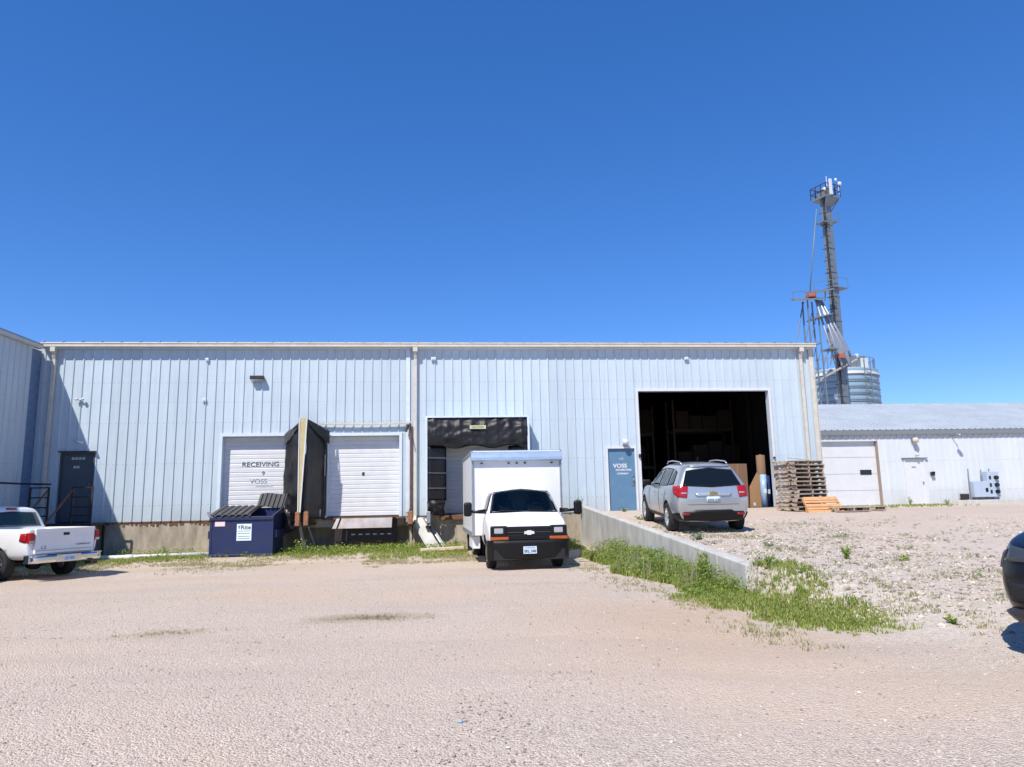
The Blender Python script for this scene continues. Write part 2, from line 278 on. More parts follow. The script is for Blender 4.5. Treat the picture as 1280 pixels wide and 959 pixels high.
# ------------------------------------------------------------ mesh helpers
class MB:
    def __init__(s): s.v = []; s.f = []; s.sm = []
    def add(s, vs, fs, smooth=False):
        o = len(s.v); s.v += [tuple(v) for v in vs]; s.f += [tuple(i+o for i in f) for f in fs]; s.sm += [smooth]*len(fs); return s
    def box(s, x0, x1, y0, y1, z0, z1, m=None):
        vs = [Vector((x, y, z)) for x in (x0, x1) for y in (y0, y1) for z in (z0, z1)]
        if m is not None: vs = [m @ v for v in vs]
        return s.add(vs, [(0, 1, 3, 2), (4, 6, 7, 5), (0, 4, 5, 1), (2, 3, 7, 6), (0, 2, 6, 4), (1, 5, 7, 3)])
    def prism(s, pts, d, off=(0, 0, 0)):          # polygon of 3D points pushed along vector d
        n = len(pts); d = Vector(d); pts = [Vector(p) for p in pts]
        return s.add(pts+[p+d for p in pts], [tuple(range(n))[::-1], tuple(range(n, 2*n))]+[(i, (i+1) % n, (i+1) % n+n, i+n) for i in range(n)])
    def tube(s, pts, r, n=8, cap=True, smooth=True):
        pts = [Vector(p) for p in pts]; rs = r if isinstance(r, (list, tuple)) else [r]*len(pts); vs = []; fs = []
        up0 = None
        for i, p in enumerate(pts):
            t = (pts[min(i+1, len(pts)-1)]-pts[max(i-1, 0)]).normalized()
            if up0 is None: up0 = Vector((0, 0, 1)) if abs(t.z) < .9 else Vector((1, 0, 0))
            a = t.cross(up0).normalized(); b = a.cross(t).normalized(); up0 = b
            vs += [p+(a*math.cos(2*math.pi*k/n)+b*math.sin(2*math.pi*k/n))*rs[i] for k in range(n)]
        for i in range(len(pts)-1):
            fs += [(i*n+k, i*n+(k+1) % n, (i+1)*n+(k+1) % n, (i+1)*n+k) for k in range(n)]
        s.add(vs, fs, smooth)
        if cap:
            o = len(s.v)-len(vs); s.f += [tuple(o+k for k in range(n))[::-1], tuple(o+(len(pts)-1)*n+k for k in range(n))]; s.sm += [False]*2
        return s
    def bar(s, p0, p1, w, h=None, up=(0, 0, 1)):
        h = h or w; p0 = Vector(p0); p1 = Vector(p1); t = (p1-p0).normalized(); u = Vector(up)
        if abs(t.dot(u)) > .95: u = Vector((1, 0, 0))
        a = t.cross(u).normalized()*w/2; b = a.cross(t).normalized()*h/2
        return s.add([p0-a-b, p0+a-b, p0+a+b, p0-a+b, p1-a-b, p1+a-b, p1+a+b, p1-a+b], [(0, 1, 2, 3), (7, 6, 5, 4), (0, 4, 5, 1), (1, 5, 6, 2), (2, 6, 7, 3), (3, 7, 4, 0)])
    def lathe(s, prof, n=24, axis='y', c=(0, 0, 0)):   # prof = [(radius, along)]
        vs = []; fs = []
        for r, a in prof:
            for k in range(n):
                u, v = r*math.cos(2*math.pi*k/n), r*math.sin(2*math.pi*k/n)
                vs.append({'y': (u, a, v), 'z': (u, v, a), 'x': (a, u, v)}[axis])
        vs = [Vector(v)+Vector(c) for v in vs]
        for i in range(len(prof)-1): fs += [(i*n+k, i*n+(k+1) % n, (i+1)*n+(k+1) % n, (i+1)*n+k) for k in range(n)]
        return s.add(vs, fs, True)
    def grid(s, fn, nu, nv, thick=None, smooth=True):
        vs = [Vector(fn(i/nu, j/nv)) for i in range(nu+1) for j in range(nv+1)]; w = nv+1
        fs = [(i*w+j, (i+1)*w+j, (i+1)*w+j+1, i*w+j+1) for i in range(nu) for j in range(nv)]
        if thick:
            t = Vector(thick); k = len(vs); vs2 = [v+t for v in vs]; fs2 = [tuple(a+k for a in f[::-1]) for f in fs]
            rim = [i*w for i in range(nu+1)]+[nu*w+j for j in range(1, nv+1)]+[i*w+nv for i in range(nu-1, -1, -1)]+[j for j in range(nv-1, 0, -1)]
            fr = [(rim[i], rim[(i+1) % len(rim)], rim[(i+1) % len(rim)]+k, rim[i]+k) for i in range(len(rim))]
            return s.add(vs+vs2, fs+fs2+fr, smooth)
        return s.add(vs, fs, smooth)
    def build(s, name, m, parent=None, bevel=0, fixn=True):
        me = bpy.data.meshes.new(name); me.from_pydata([tuple(v) for v in s.v], [], s.f)
        me.polygons.foreach_set('use_smooth', s.sm)
        if fixn:
            bm = bmesh.new(); bm.from_mesh(me); bmesh.ops.recalc_face_normals(bm, faces=bm.faces); bm.to_mesh(me); bm.free()
        o = bpy.data.objects.new(name, me); COL.objects.link(o); me.materials.append(M[m] if isinstance(m, str) else m)
        if parent: o.parent = parent
        if bevel:
            b = o.modifiers.new('b', 'BEVEL'); b.width = bevel; b.segments = 2; b.limit_method = 'ANGLE'
        return o
def build_each(mb, name, m, parent=None, bevel=0):
    """one part per separate piece"""
    lab = list(range(len(mb.v)))
    def find(a):
        while lab[a] != a: lab[a] = lab[lab[a]]; a = lab[a]
        return a
    for f in mb.f:
        for i in f[1:]: lab[find(f[0])] = find(i)
    groups = {}
    for f, s_ in zip(mb.f, mb.sm): groups.setdefault(find(f[0]), []).append((f, s_))
    for fs in groups.values():
        ids = sorted({i for f, _ in fs for i in f}); mp = {i: k for k, i in enumerate(ids)}
        n = MB(); n.v = [mb.v[i] for i in ids]; n.f = [tuple(mp[i] for i in f) for f, _ in fs]; n.sm = [s_ for _, s_ in fs]
        o = n.build(name, m, parent, bevel)
    return o
def B(*a, **k): return MB().box(*a, **k)
def empty(name, loc=(0, 0, 0), rz=0, label=None, cat=None, group=None):
    o = bpy.data.objects.new(name, None); COL.objects.link(o); o.location = loc; o.rotation_euler = (0, 0, rz); o.empty_display_size = .2
    return tag(o, label, cat, group)
def tag(o, label=None, cat=None, group=None, kind=None):
    if label: o['label'] = label
    if cat: o['category'] = cat
    if group: o['group'] = group
    if kind: o['kind'] = kind
    return o
def copy_tree(o, parent=None):
    c = o.copy(); COL.objects.link(c); c.parent = parent
    for ch in list(o.children): copy_tree(ch, c)
    return c
def text(s, size, m, parent, loc, rot, name='lettering', depth=.004, sx=1., align='CENTER', bold=0):
    cu = bpy.data.curves.new('t', 'FONT'); cu.body = s; cu.size = size; cu.extrude = depth/2; cu.align_x = align; cu.resolution_u = 3; cu.offset = bold
    t = bpy.data.objects.new('t', cu); COL.objects.link(t)
    bpy.context.view_layer.update()
    me = bpy.data.meshes.new_from_object(t.evaluated_get(bpy.context.evaluated_depsgraph_get()))
    bpy.data.objects.remove(t); bpy.data.curves.remove(cu)
    me.transform(Matrix.Translation(loc) @ rot @ Matrix.Diagonal((sx, 1, 1, 1)))
    me.materials.clear(); me.materials.append(M[m])
    o = bpy.data.objects.new(name, me); COL.objects.link(o); o.parent = parent; return o
FACE = Matrix.Rotation(math.pi/2, 4, 'X')          # text standing up and facing -y

# ------------------------------------------------------------ ground
W = 24.64
def sm(t): t = min(1, max(0, t)); return t*t*(3-2*t)
def wallx(y): return 4.62+(W-y)*.042                # left face of the retaining wall
def gz(x, y):
    hi = .058*(y-3.9); lim = 1.185 if x < 12.2 else 1.185-.16*sm((x-12.2)/3)
    hi = max(0, min(hi, lim))
    if y > 24.75 and x < 13.2: hi = 0.9
    if x > 40: hi *= 1
    u = x-wallx(max(y, 12.2))
    if y >= 12.2: f = 0. if u < .11 else 1.
    else:
        w = .12+(12.2-y)*.55; f = sm((u+.3*(12.2-y)*.3)/w)
    lo = .10*sm((y-20.5)/3)*(1 if y < 25 else 1)
    n = noise.noise((x*.35, y*.35, 0))*.035+noise.noise((x*1.3, y*1.3, 3))*.012
    for yc in (7.6, 9.2, 15.2, 16.8): lo -= .018*math.exp(-((y+.25*x+.3*noise.noise((x*.3, 0, yc))-yc)/.22)**2)
    if f > .5: n *= 1.3
    if y > 23.8: n *= .2
    # shallow ridge across the yard in front of the docks
    lo += .05*math.exp(-((y-20.3)/.5)**2)*(1 if -9 < x < -1 else 0)*.6
    return lo*(1-f)+hi*f+n
def build_ground():
    us = [-900, -300, -120, -70]+list(np.arange(-45, -14, 1.5))+list(np.arange(-14, -0.01, .2))
    us = [u for u in us]
    us2 = list(np.arange(0, 4.0, .2))                       # relative to the wall line for the rest
    xs_rel = list(np.arange(-4.4, -.05, .2))+[0.0, .06, .16, .2]+list(np.arange(.4, 9., .2))+list(np.arange(9, 20, .5))+list(np.arange(20, 60, 2))+[80, 140, 300, 900]
    ys = [-900, -200, -60, -20, -5]+list(np.arange(-3, 12.2, .2))+[12.2-.03, 12.2]+list(np.arange(12.4, 24.6, .2))+[24.62, 24.8, 25.2, 27, 29, 31, 34, 38, 45, 60, 100, 200, 500, 1200]
    V = []; 
    xsl = [u for u in us if u < -.3]
    ncol = len(xsl)+len(xs_rel)
    for y in ys:
        wx = wallx(min(max(y, 12.2), W))
        row = [u for u in xsl]+[wx+r for r in xs_rel]
        for x in row: V.append((x, y, gz(x, y)))
    F = [(i*ncol+j, i*ncol+j+1, (i+1)*ncol+j+1, (i+1)*ncol+j) for i in range(len(ys)-1) for j in range(ncol-1)]
    me = bpy.data.meshes.new('ground'); me.from_pydata(V, [], F); me.polygons.foreach_set('use_smooth', [True]*len(F))
    o = bpy.data.objects.new('ground', me); COL.objects.link(o); me.materials.append(M['ground']); o['kind'] = 'structure'
    return o
build_ground()

# ------------------------------------------------------------ ribbed sheet
def ribbed(mb, a0, a1, z0, z1, fn, step=.305, h=.034, phase=0., w=.03):
    xs = [(a0, 0)]
    k = math.ceil((a0-phase)/step)
    while phase+k*step < a1:
        c = phase+k*step
        for dx, hh in ((-w, 0), (-w*.5, h), (w*.5, h), (w, 0)):
            if a0 < c+dx < a1: xs.append((c+dx, hh))
        k += 1
    xs.append((a1, 0)); n = len(xs)
    vs = [fn(a, hh, z) for z in (z0, z1) for a, hh in xs]
    mb.add(vs, [(i, i+1, n+i+1, n+i) for i in range(n-1)])

# ============================================================ main warehouse
wh = empty('warehouse', (0, W, 0), 0, 'long pale blue ribbed metal warehouse with loading docks and one big open doorway', 'warehouse')
w = MB(); ZB, ZT = 1.17, 6.93
ops = [(-12.33, -11.35, 3.38), (-7.31, -4.95, 3.9), (-3.86, -1.5, 3.88), (.02, 2.55, 3.75), (5.69, 6.64, 3.33), (6.86, 11.66, 5.35)]
x = -13.17
for a, b, t in ops:
    ribbed(w, x, a, ZB, ZT, lambda a_, h_, z_: (a_, -h_, z_)); ribbed(w, a, b, t, ZT, lambda a_, h_, z_: (a_, -h_, z_)); x = b
ribbed(w, x, 13.42, ZB, ZT, lambda a_, h_, z_: (a_, -h_, z_))
ribbed(w, 0, 22, ZB, ZT+.05, lambda a_, h_, z_: (13.42+h_, a_, z_ if z_ < 3 else z_+a_*.0729))
w.prism([(-13.17, .06, 0), (-13.17, 22, 0), (-13.17, 22, 8.62), (-13.17, .06, 7.02)], (.05, 0, 0))
w.box(-14.2, -13.171, .0, .05, 0, ZT)
w.build('wall', 'siding', wh, fixn=False)
# solid backing so walls have depth, near-black to paint in the indoor gloom
w = MB(); x = -13.15
for x0_ in (-13.11, 13.32): w.prism([(x0_, .15, 0), (x0_, 21.98, 0), (x0_, 21.98, 8.60), (x0_, .15, 7.0)], (.05, 0, 0))
w.box(-13.05, 13.3, 21.9, 22.1, -.3, 8.60); w.prism([(-13.05, .15, 6.98), (13.3, .15, 6.98), (13.3, 21.9, 8.58), (-13.05, 21.9, 8.58)], (0, 0, -.05))
for a, b, t in ops:
    w.box(x, a-.03, .02, .14, 1.2, 6.9); w.box(a-.03, b+.03, .02, .14, t+.03, 6.9); x = b+.03
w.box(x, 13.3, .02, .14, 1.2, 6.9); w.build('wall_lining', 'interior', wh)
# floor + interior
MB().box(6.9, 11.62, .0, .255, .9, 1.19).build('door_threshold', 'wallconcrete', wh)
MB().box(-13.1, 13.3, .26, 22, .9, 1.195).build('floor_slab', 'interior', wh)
w = MB(); w.add([(-13.2, -.30, 7.06), (13.5, -.30, 7.06), (13.5, 22.2, 8.7), (-13.2, 22.2, 8.7), (-13.2, -.30, 7.0), (13.5, -.30, 7.0), (13.5, 22.2, 8.6), (-13.2, 22.2, 8.6)],
                [(0, 1, 2, 3), (7, 6, 5, 4), (0, 4, 5, 1), (1, 5, 6, 2), (2, 6, 7, 3), (3, 7, 4, 0)])
for k in range(44): w.box(-13.1+k*.61, -13.04+k*.61, -.32, -.1, 7.055, 7.095)
w.build('roof', 'galv', wh)
g = MB(); g.box(-13.15, 13.5, -.29, -.12, 6.90, 7.035); g.box(-13.15, 13.5, -.31, -.28, 7.0, 7.045); g.build('gutter', 'beige', wh, bevel=.01)
MB().box(-13.15, 13.45, -.13, .02, 6.86, 6.90).build('eave_soffit', 'trim', wh)
for xx in (-12.78, -.96, 12.95):
    d = MB(); d.box(xx-.055, xx+.055, -.15, -.05, 1.1, 6.5); d.bar((xx, -.1, 6.52), (xx, -.2, 6.78), .11, .1, up=(1, 0, 0)); d.box(xx-.08, xx+.08, -.28, -.14, 6.74, 6.93)
    d.bar((xx, -.1, 1.15), (xx+.0, -.28, .98), .11, .09, up=(1, 0, 0)); d.build('downspout', 'beige', wh, bevel=.008)
c = MB(); c.box(13.30, 13.47, -.06, -.036, 1.15, 6.86); c.box(13.46, 13.49, -.06, .2, 1.15, 6.86); c.build('corner_trim', 'beige', wh)
MB().box(-1.28, -1.14, -.05, -.037, 1.3, 6.86).build('panel_joint_trim', 'trim', wh)
# foundation
f = MB(); f.box(-13.2, -5.25, .03, .2, -.3, 1.17); f.box(-1.2, 4.7, .03, .2, -.3, 1.17); f.box(-5.45, -5.25, .2, 1.2, -.3, .9); f.box(-1.2, -1.0, .2, 1.2, -.3, .9); f.box(-5.45, -1.0, 1.0, 1.2, -.3, .9); f.box(-5.25, -1.2, .0, .25, .86, 1.16); f.box(4.7, 13.4, .03, .2, .6, 1.17)
f.build('foundation', 'concrete', wh)
r = MB()
for k in range(60):
    a = -11.2+k*.066*1.0
    if random.random() < .6: r.box(a, a+.064, .012, .028, 1.17-random.uniform(.05, .17), 1.165)
r.box(-13.1, -7.5, .0, .028, 1.13, 1.168)
r.build('rusty_sill', 'rust', wh)
# openings trim
def frame(name, a, b, z0, z1, wd, m, y0=-.05, y1=.02, sides=True):
    q = MB(); q.box(a-wd, b+wd, y0, y1, z1, z1+wd)
    if sides: q.box(a-wd, a, y0, y1, z0, z1-.001); q.box(b, b+wd, y0, y1, z0, z1-.001)
    return q.build(name, m, wh)
frame('door_surround', -7.31, -4.95, 1.17, 3.9, .10, 'trim'); frame('door_surround', -3.86, -1.5, 1.17, 3.88, .10, 'trim')
frame('door_surround', 5.69, 6.64, 1.17, 3.33, .07, 'white'); frame('door_surround', 6.86, 11.66, 1.17, 5.35, .085, 'white')
frame('door_surround', -12.33, -11.35, 1.17, 3.38, .05, 'darkdoor', -.04)
j = MB()
for a, b, t, dp in [(-7.31, -4.95, 3.9, .3), (-3.86, -1.5, 3.88, .3), (.02, 2.55, 3.75, .76), (6.86, 11.66, 5.35, .2)]:
    j.box(a-.04, a, .021, dp, 1.2, t); j.box(b, b+.04, .021, dp, 1.2, t); j.box(a, b, .021, dp, t, t+.04)
build_each(j, 'door_jamb', 'trim', wh)
# sectional overhead doors
def sect_door(a, b, z0, z1, y, m, parent=wh, nsec=6, lines=2):
    q = MB(); n = nsec; hh = (z1-z0)/n
    prof = []
    for i in range(n):
        zz = z0+i*hh
        for k in range(lines+1):
            s0 = zz+hh*k/(lines+1); s1 = zz+hh*(k+1)/(lines+1)
            prof += [(y, s0+.004), (y-.012, s0+.02), (y-.012, s1-.02), (y, s1-.004)] if k in (0, lines) or True else []
    vs = [(xx, yy, zz) for xx in (a, b) for yy, zz in prof]; m_ = len(prof)
    q.add(vs, [(i, m_+i, m_+i+1, i+1) for i in range(m_-1)]); q.box(a, b, y+.01, y+.05, z0, z1)
    o = q.build('overhead_door', m, parent); return o
d1 = sect_door(-7.31, -4.95, 1.2, 3.9, .26, 'doorwhite')
text('RECEIVING', .225, 'ink', d1, (-6.12, .243, 2.90), FACE, sx=1.1, bold=.002)
text('9', .21, 'ink', d1, (-6.02, .243, 2.60), FACE); text('VOSS', .22, 'greyink', d1, (-6.17, .243, 2.34), FACE, sx=1.1)
text('DISTRIBUTING', .085, 'faintink', d1, (-5.98, .243, 2.22), FACE, sx=1.0)
d2 = sect_door(-3.86, -1.5, 1.2, 3.88, .26, 'doorwhite')
B(-2.76, -2.68, .235, .25, 2.55, 2.66).build('door_handle', 'darksteel', d2)
sect_door(.02, 2.55, 1.2, 3.75, .72, 'doorwhite')
# blue entry door
e = B(5.69, 6.64, .03, .07, 1.2, 3.33).build('entry_door', 'bluedoor', wh)
text('102', .13, 'faintink', e, (6.16, .027, 2.93), FACE); text('VOSS', .19, 'white', e, (6.12, .027, 2.67), FACE, sx=1.1, bold=.006)
text('DISTRIBUTING', .085, 'white', e, (6.24, .027, 2.56), FACE, bold=.003); text('COMPANY', .085, 'white', e, (6.20, .027, 2.43), FACE, bold=.003)
h = MB(); h.lathe([(0, -.07), (.035, -.07), (.035, -.05), (.015, -.04), (.015, .0)], 12, 'y', (6.57, .03, 2.22)); h.lathe([(0, -.02), (.03, -.02), (.03, 0)], 12, 'y', (6.57, .03, 2.38)); h.box(6.53, 6.61, .005, .03, 2.05, 2.14); build_each(h, 'door_handle', 'steel', e)
hg = MB(); [hg.box(5.70, 5.725, .005, .03, z, z+.11) for z in (1.5, 2.2, 3.0)]; build_each(hg, 'hinge', 'steel', e)
MB().box(5.65, 6.68, -.1, .03, 1.15, 1.2).build('door_sill', 'galv', wh)
# shaded entry door on the left
e = B(-12.33, -11.35, .03, .07, 1.2, 3.38).build('entry_door', 'darkdoor', wh)
sd = MB(); [sd.box(-12.05+k*.11, -11.97+k*.11, .018, .028, 3.2, 3.28) for k in range(4)]; [sd.box(-11.98+k*.1, -11.9+k*.1, .018, .028, 2.92, 3.0) for k in range(2)]; build_each(sd, 'door_notice', 'faintink', e)
h = MB(); h.lathe([(0, -.07), (.035, -.07), (.035, -.05), (.015, -.04), (.015, .0)], 12, 'y', (-11.45, .03, 2.4)); h.build('door_handle', 'steel', e)
MB().box(-12.42, -11.27, -.16, .0, 3.44, 3.47).build('drip_canopy', 'darksteel', wh)
# interior framing seen in the gloom
q = MB()
for yy in (5., 11., 17.):
    q.box(6.6, 6.8, yy, yy+.2, 1.2, 7.4); q.box(13.0, 13.2, yy, yy+.2, 1.2, 7.4); q.box(-13, 13.2, yy, yy+.15, 6.9, 7.2)
q.bar((12.9, 5.1, 1.4), (12.9, 11, 6.5), .05); q.bar((12.9, 5.1, 6.5), (12.9, 11, 1.4), .05)
q.build('steel_frame', 'darksteel', wh)
bk = MB()
for z in (2.3, 2.9): bk.box(11.66, 11.72, -.12, -.05, z, z+.06)
bk.box(6.78, 6.84, -.12, -.05, 3.0, 3.12); build_each(bk, 'door_bracket', 'darksteel', wh)
# concrete buttress between docks
MB().prism([(-1.06, -.05, 1.12), (-.72, -.05, 1.12), (-.02, -.95, .02), (-.38, -.95, .02)], (0, -.06, -.16)).build('concrete_brace', 'wallconcrete', wh, bevel=.01)
MB().prism([(-.62, -.05, 1.08), (-.54, -.05, 1.08), (.12, -.8, .1), (.04, -.8, .1)], (0, -.03, -.05)).build('steel_brace', 'galv', wh)

# small objects fixed on the wall ------------------------------------------
def wall_pack(x, z, label, wd=.44, parent_y=W):
    t = empty('wall_lamp', (x, W, z), 0, label, 'wall lamp')
    B(-wd/2, wd/2, -.26, -.036, -.02, .10).build('housing', 'darksteel', t, bevel=.015); MB().prism([(-wd/2+.02, -.25, -.022), (-wd/2+.02, -.06, -.10), (-wd/2+.02, -.06, -.022)], (wd-.04, 0, 0)).build('lens', 'clearlens', t)
wall_pack(-6.24, 5.82, 'black wall pack lamp high on the blue siding above the receiving door')
def small_box(x, z, label, wd, ht, dp, m='white'):
    t = empty('junction_box', (x, W, z), 0, label, 'junction box', None)
    B(-wd/2, wd/2, -dp, -.036, -ht/2, ht/2).build('cover', m, t, bevel=.01); B(-wd/2+.03, wd/2-.03, -dp-.012, -dp, -ht/2+.02, ht/2-.05).build('faceplate', 'faintink', t)
small_box(-7.93, 6.50, 'small white box just under the eave above and left of the receiving door', .11, .12, .08, 'trim')
small_box(-7.96, 5.12, 'small grey white box halfway up the siding left of the black wall lamp', .12, .13, .08, 'trim')
small_box(-.34, 6.52, 'small white box under the eave right of the middle downspout', .17, .12, .1, 'trim')
small_box(8.69, 6.52, 'small white box under the eave above the big open doorway', .15, .11, .1, 'trim')
def flood(x, y, z, label, two=True, grp=None, s=.62):
    t = empty('security_light', (x, y, z), 0, label, 'security light', grp)
    B(-.05*s, .05*s, -.06, .0, -.05*s, .05*s).build('base', 'white', t)
    for sx in ((-1, 1) if two else (1,)):
        hd = MB(); m_ = Matrix.Translation((sx*.15*s if two else 0, -.14*s, .02)) @ Matrix.Rotation(sx*.4, 4, 'Z') @ Matrix.Rotation(.35, 4, 'X')
        hd.box(-.075*s, .075*s, -.08*s, .08*s, -.055*s, .06*s, m_); hd.build('lamp_head', 'white', t, bevel=.02)
    a = MB(); a.bar((-.14*s if two else 0, -.07, 0), (.14*s if two else 0, -.12*s, 0.01), .03*s); a.build('arm', 'white', t)
flood(-11.88, W-.036, 5.15, 'twin headed white security light high on the wall above the shaded left door')
t = empty('security_camera', (-11.78, W-.036, 3.75), 0, 'small pale security camera just above the shaded left entry door', 'camera')
MB().tube([(0, 0, 0), (0, -.1, .02)], .015).build('bracket', 'white', t); MB().tube([(-.16, -.12, .06), (.1, -.12, -.02)], [.035, .045], 10).build('camera_body', 'white', t)
t = empty('door_lamp', (6.3, W-.036, 3.52), 0, 'round white lamp above the blue entry door', 'wall lamp')
B(-.1, .1, -.05, 0, -.08, .12).build('base', 'white', t, bevel=.01); MB().lathe([(0, -.11), (.07, -.10), (.11, -.02), (.105, .06), (.04, .10), (0, .1)], 14, 'z', (0, -.14, .02)).build('lamp_globe', 'white', t)

# ---- dock shelters
# (a) big black curtains between the receiving door and the second door
t = empty('dock_shelter', (-4.47, W, 1.2), 0, 'torn black tarp dock curtains on a yellow edged post right of the receiving door', 'dock shelter')
def crumple(a, b, amp, s=2.4, seed=0): return amp*noise.noise((a*s+seed, b*s*1.3, seed*1.7))+amp*.4*noise.noise((a*s*3, b*s*2.5, seed+9))
def tarpL(u, v):   # u: front->wall, v: bottom->top
    z = -.15+3.22*v; top = 1-.28*u if v > .9 else 1
    zz = min(z, 3.12-.75*max(0, u-.05)*1.0)
    x = -.02-.72*u-.10*u*(1-v)*1.2; y = -1.18+1.10*u
    return (x+crumple(u, v*3, .05, 2.4, 1), y+crumple(u, v*3, .06, 2.4, 5), zz+(.1*math.sin(u*9) if v < .02 else 0))
def tarpR(u, v):
    zz = min(-.05+3.2*v, 3.12-.55*u)
    x = .10+.46*u+.10*u*v*.3; y = -1.18+1.10*u
    return (x+crumple(u, v*3, .03, 2.4, 3), y+crumple(u, v*3, .04, 2.4, 8), zz)
MB().grid(tarpL, 14, 44, (.01, .015, 0)).build('left_curtain', 'tarp', t); MB().grid(tarpR, 12, 44, (-.01, .015, 0)).build('right_curtain', 'tarp', t)
def hoodL(u, v): return (-.0-.80*u+crumple(u, v, .03, 3, 2), -1.20+1.0*u+.06*v, 3.14-.42*u-.36*v*u+crumple(u, v, .05, 3, 4)+.0)
MB().grid(hoodL, 14, 8, (0, .012, 0)).build('hood_flap', mat('greytarp', (.10, .10, .115), .45, var=.3, scale=8, bump=.5, bscale=10), t)
def hoodR(u, v): return (.10+.56*u, -1.20+1.06*u, 3.16-.32*u-.45*v*(.4+.6*u)+crumple(u, v, .05, 3, 6))
MB().grid(hoodR, 14, 8, (0, .012, 0)).build('hood_flap', 'tarp', t)
MB().prism([(-.10, -1.23, .16), (-.03, -1.23, .16), (.08, -1.23, 3.16), (-.10, -1.23, 3.16)], (0, .04, 0)).build('foam_post', 'yellow', t)
p_ = MB(); p_.prism([(-.115, -1.25, .14), (-.085, -1.25, .14), (-.115, -1.25, 3.18), (-.145, -1.25, 3.18)], (0, .05, 0)); p_.prism([(-.05, -1.25, .14), (-.02, -1.25, .14), (.125, -1.25, 3.18), (.09, -1.25, 3.18)], (0, .05, 0)); build_each(p_, 'post_edge', 'white', t)
MB().box(.53, .60, -.22, -.17, 1.35, 2.05).build('side_batten', 'palewood', t)
MB().bar((.58, -.2, .05), (.58, -.2, 2.9), .04).build('side_pole', 'darksteel', t)
b_ = MB(); b_.prism([(-.62, -.5, .02), (-.56, -.5, .02), (-.58, -.5, .26), (-.64, -.5, .26)], (0, .03, 0)); b_.prism([(.33, -.4, .0), (.45, -.4, .0), (.48, -.4, .25), (.40, -.4, .22)], (0, .03, 0)); build_each(b_, 'curtain_stay', 'palewood', t)
def low(u, v): return (-.85+.75*u+crumple(u, v, .08, 3, 12), -.55-.1*u+crumple(u, v, .1, 3, 15), .15-.75*v*(1-.3*u)+.1*u)
MB().grid(low, 10, 10, (0, .012, 0)).build('hanging_flap', 'tarp', t)
lg = MB(); lg.bar((-.05, -1.18, .1), (.02, -.75, -1.05), .04); lg.bar((.12, -1.18, .0), (.38, -.5, -1.05), .03); lg.bar((-.06, -1.20, -.1), (.06, -.8, -1.0), .09, .03); build_each(lg, 'support_leg', 'galv', t)
# bumpers
def bumper(x, y, z, label, m='pad', h=.44, wd=.15, g='dock bumpers'):
    o = empty('dock_bumper', (x, y, z), 0, label, 'dock bumper', g)
    B(-wd/2, wd/2, -.1, 0, -h/2, h/2).build('pad', m, o, bevel=.03); B(-wd/2+.03, wd/2-.03, 0, .06, -h/2-.05, h/2+.05).build('mounting_plate', 'darksteel', o)
bumper(-4.57, W-1.2, 1.17, 'rust brown dock bumper under the foam post, left of the pair'); bumper(-4.31, W-1.2, 1.18, 'orange brown dock bumper under the foam post, right of the pair')
bumper(-1.09, W-.6, 1.13, 'orange brown dock bumper below the right post of the middle dock door', wd=.16)
bumper(-.50, W-.62, 1.12, 'pale grey dock bumper at the lower left of the black padded dock frame', 'galv', .40, .14)
# brackets behind bumpers (part of warehouse)
bb = MB(); bb.box(-4.7, -4.2, -1.14, .03, .95, 1.02); bb.box(-1.22, -.96, -.54, .03, .9, .98); bb.box(-.6, -.42, -.56, .03, .78, .85); bb.bar((-1.15, -.5, .95), (-1.15, -.4, .35), .05); bb.bar((-1.03, -.5, .95), (-1.03, -.4, .35), .04); build_each(bb, 'bumper_bracket', 'darksteel', wh)
# dock edge steel + pit below doors
de = MB(); de.box(-4.0, -1.3, -.06, .03, 1.09, 1.168); de.box(-.1, 2.6, -.1, .03, 1.02, 1.168); de.box(-7.4, -4.9, -.05, .03, 1.05, 1.168); build_each(de, 'dock_edge', 'rust', wh)
# (b) stripped frame on the second door
t = empty('dock_shelter', (-2.66, W, 1.2), 0, 'bare stripped header and post left from a shelter round the middle dock door', 'dock shelter')
hd = MB(); pts = [(-1.55+3.1*k/12, -.14, 3.10-.03*math.sin(math.pi*k/12)) for k in range(13)]
for i in range(12): hd.bar(pts[i], pts[i+1], .09, .05, up=(0, 0, 1))
hd.build('header_bar', 'beige', t)
MB().box(1.52, 1.57, -.16, -.05, -.02, 3.05).build('side_post', 'rust', t)
br = MB(); br.bar((1.46, -.12, 3.02), (1.40, -.22, 2.78), .05); br.bar((1.52, -.14, 3.06), (1.5, -.5, 2.6), .03); br.build('brace', 'darksteel', t)
# (c) padded frame behind the truck
t = empty('dock_shelter', (1.14, W, 1.2), 0, 'black padded dock seal in a pale blue frame above and behind the box truck', 'dock shelter')
fr = MB(); fr.box(-1.74, -1.71, -.6, -.036, .0, 3.22); fr.box(1.71, 1.74, -.6, -.036, .0, 3.22); fr.box(-1.74, 1.74, -.6, -.036, 3.22, 3.25)
fr.box(-1.75, -1.68, -.63, -.6, .0, 3.2); fr.box(1.68, 1.75, -.63, -.6, .0, 3.2); fr.box(-1.75, 1.75, -.63, -.6, 3.2, 3.26); fr.build('frame', 'trim', t)
def head(u, v):
    x = -1.67+3.34*u; z = 3.19-.98*v+ (.05*math.sin(u*17) if v > .97 else 0)
    pleat = .05*abs(math.sin(u*math.pi*8))**4
    return (x, -.56-.09*math.sin(v*math.pi)*1.2+.05*noise.noise((u*5, v*5, 2))+.03*noise.noise((u*14, v*6+u*9, 5))-pleat*.7, z)
MB().grid(head, 90, 36, (0, .03, 0)).build('head_curtain', 'tarp', t)
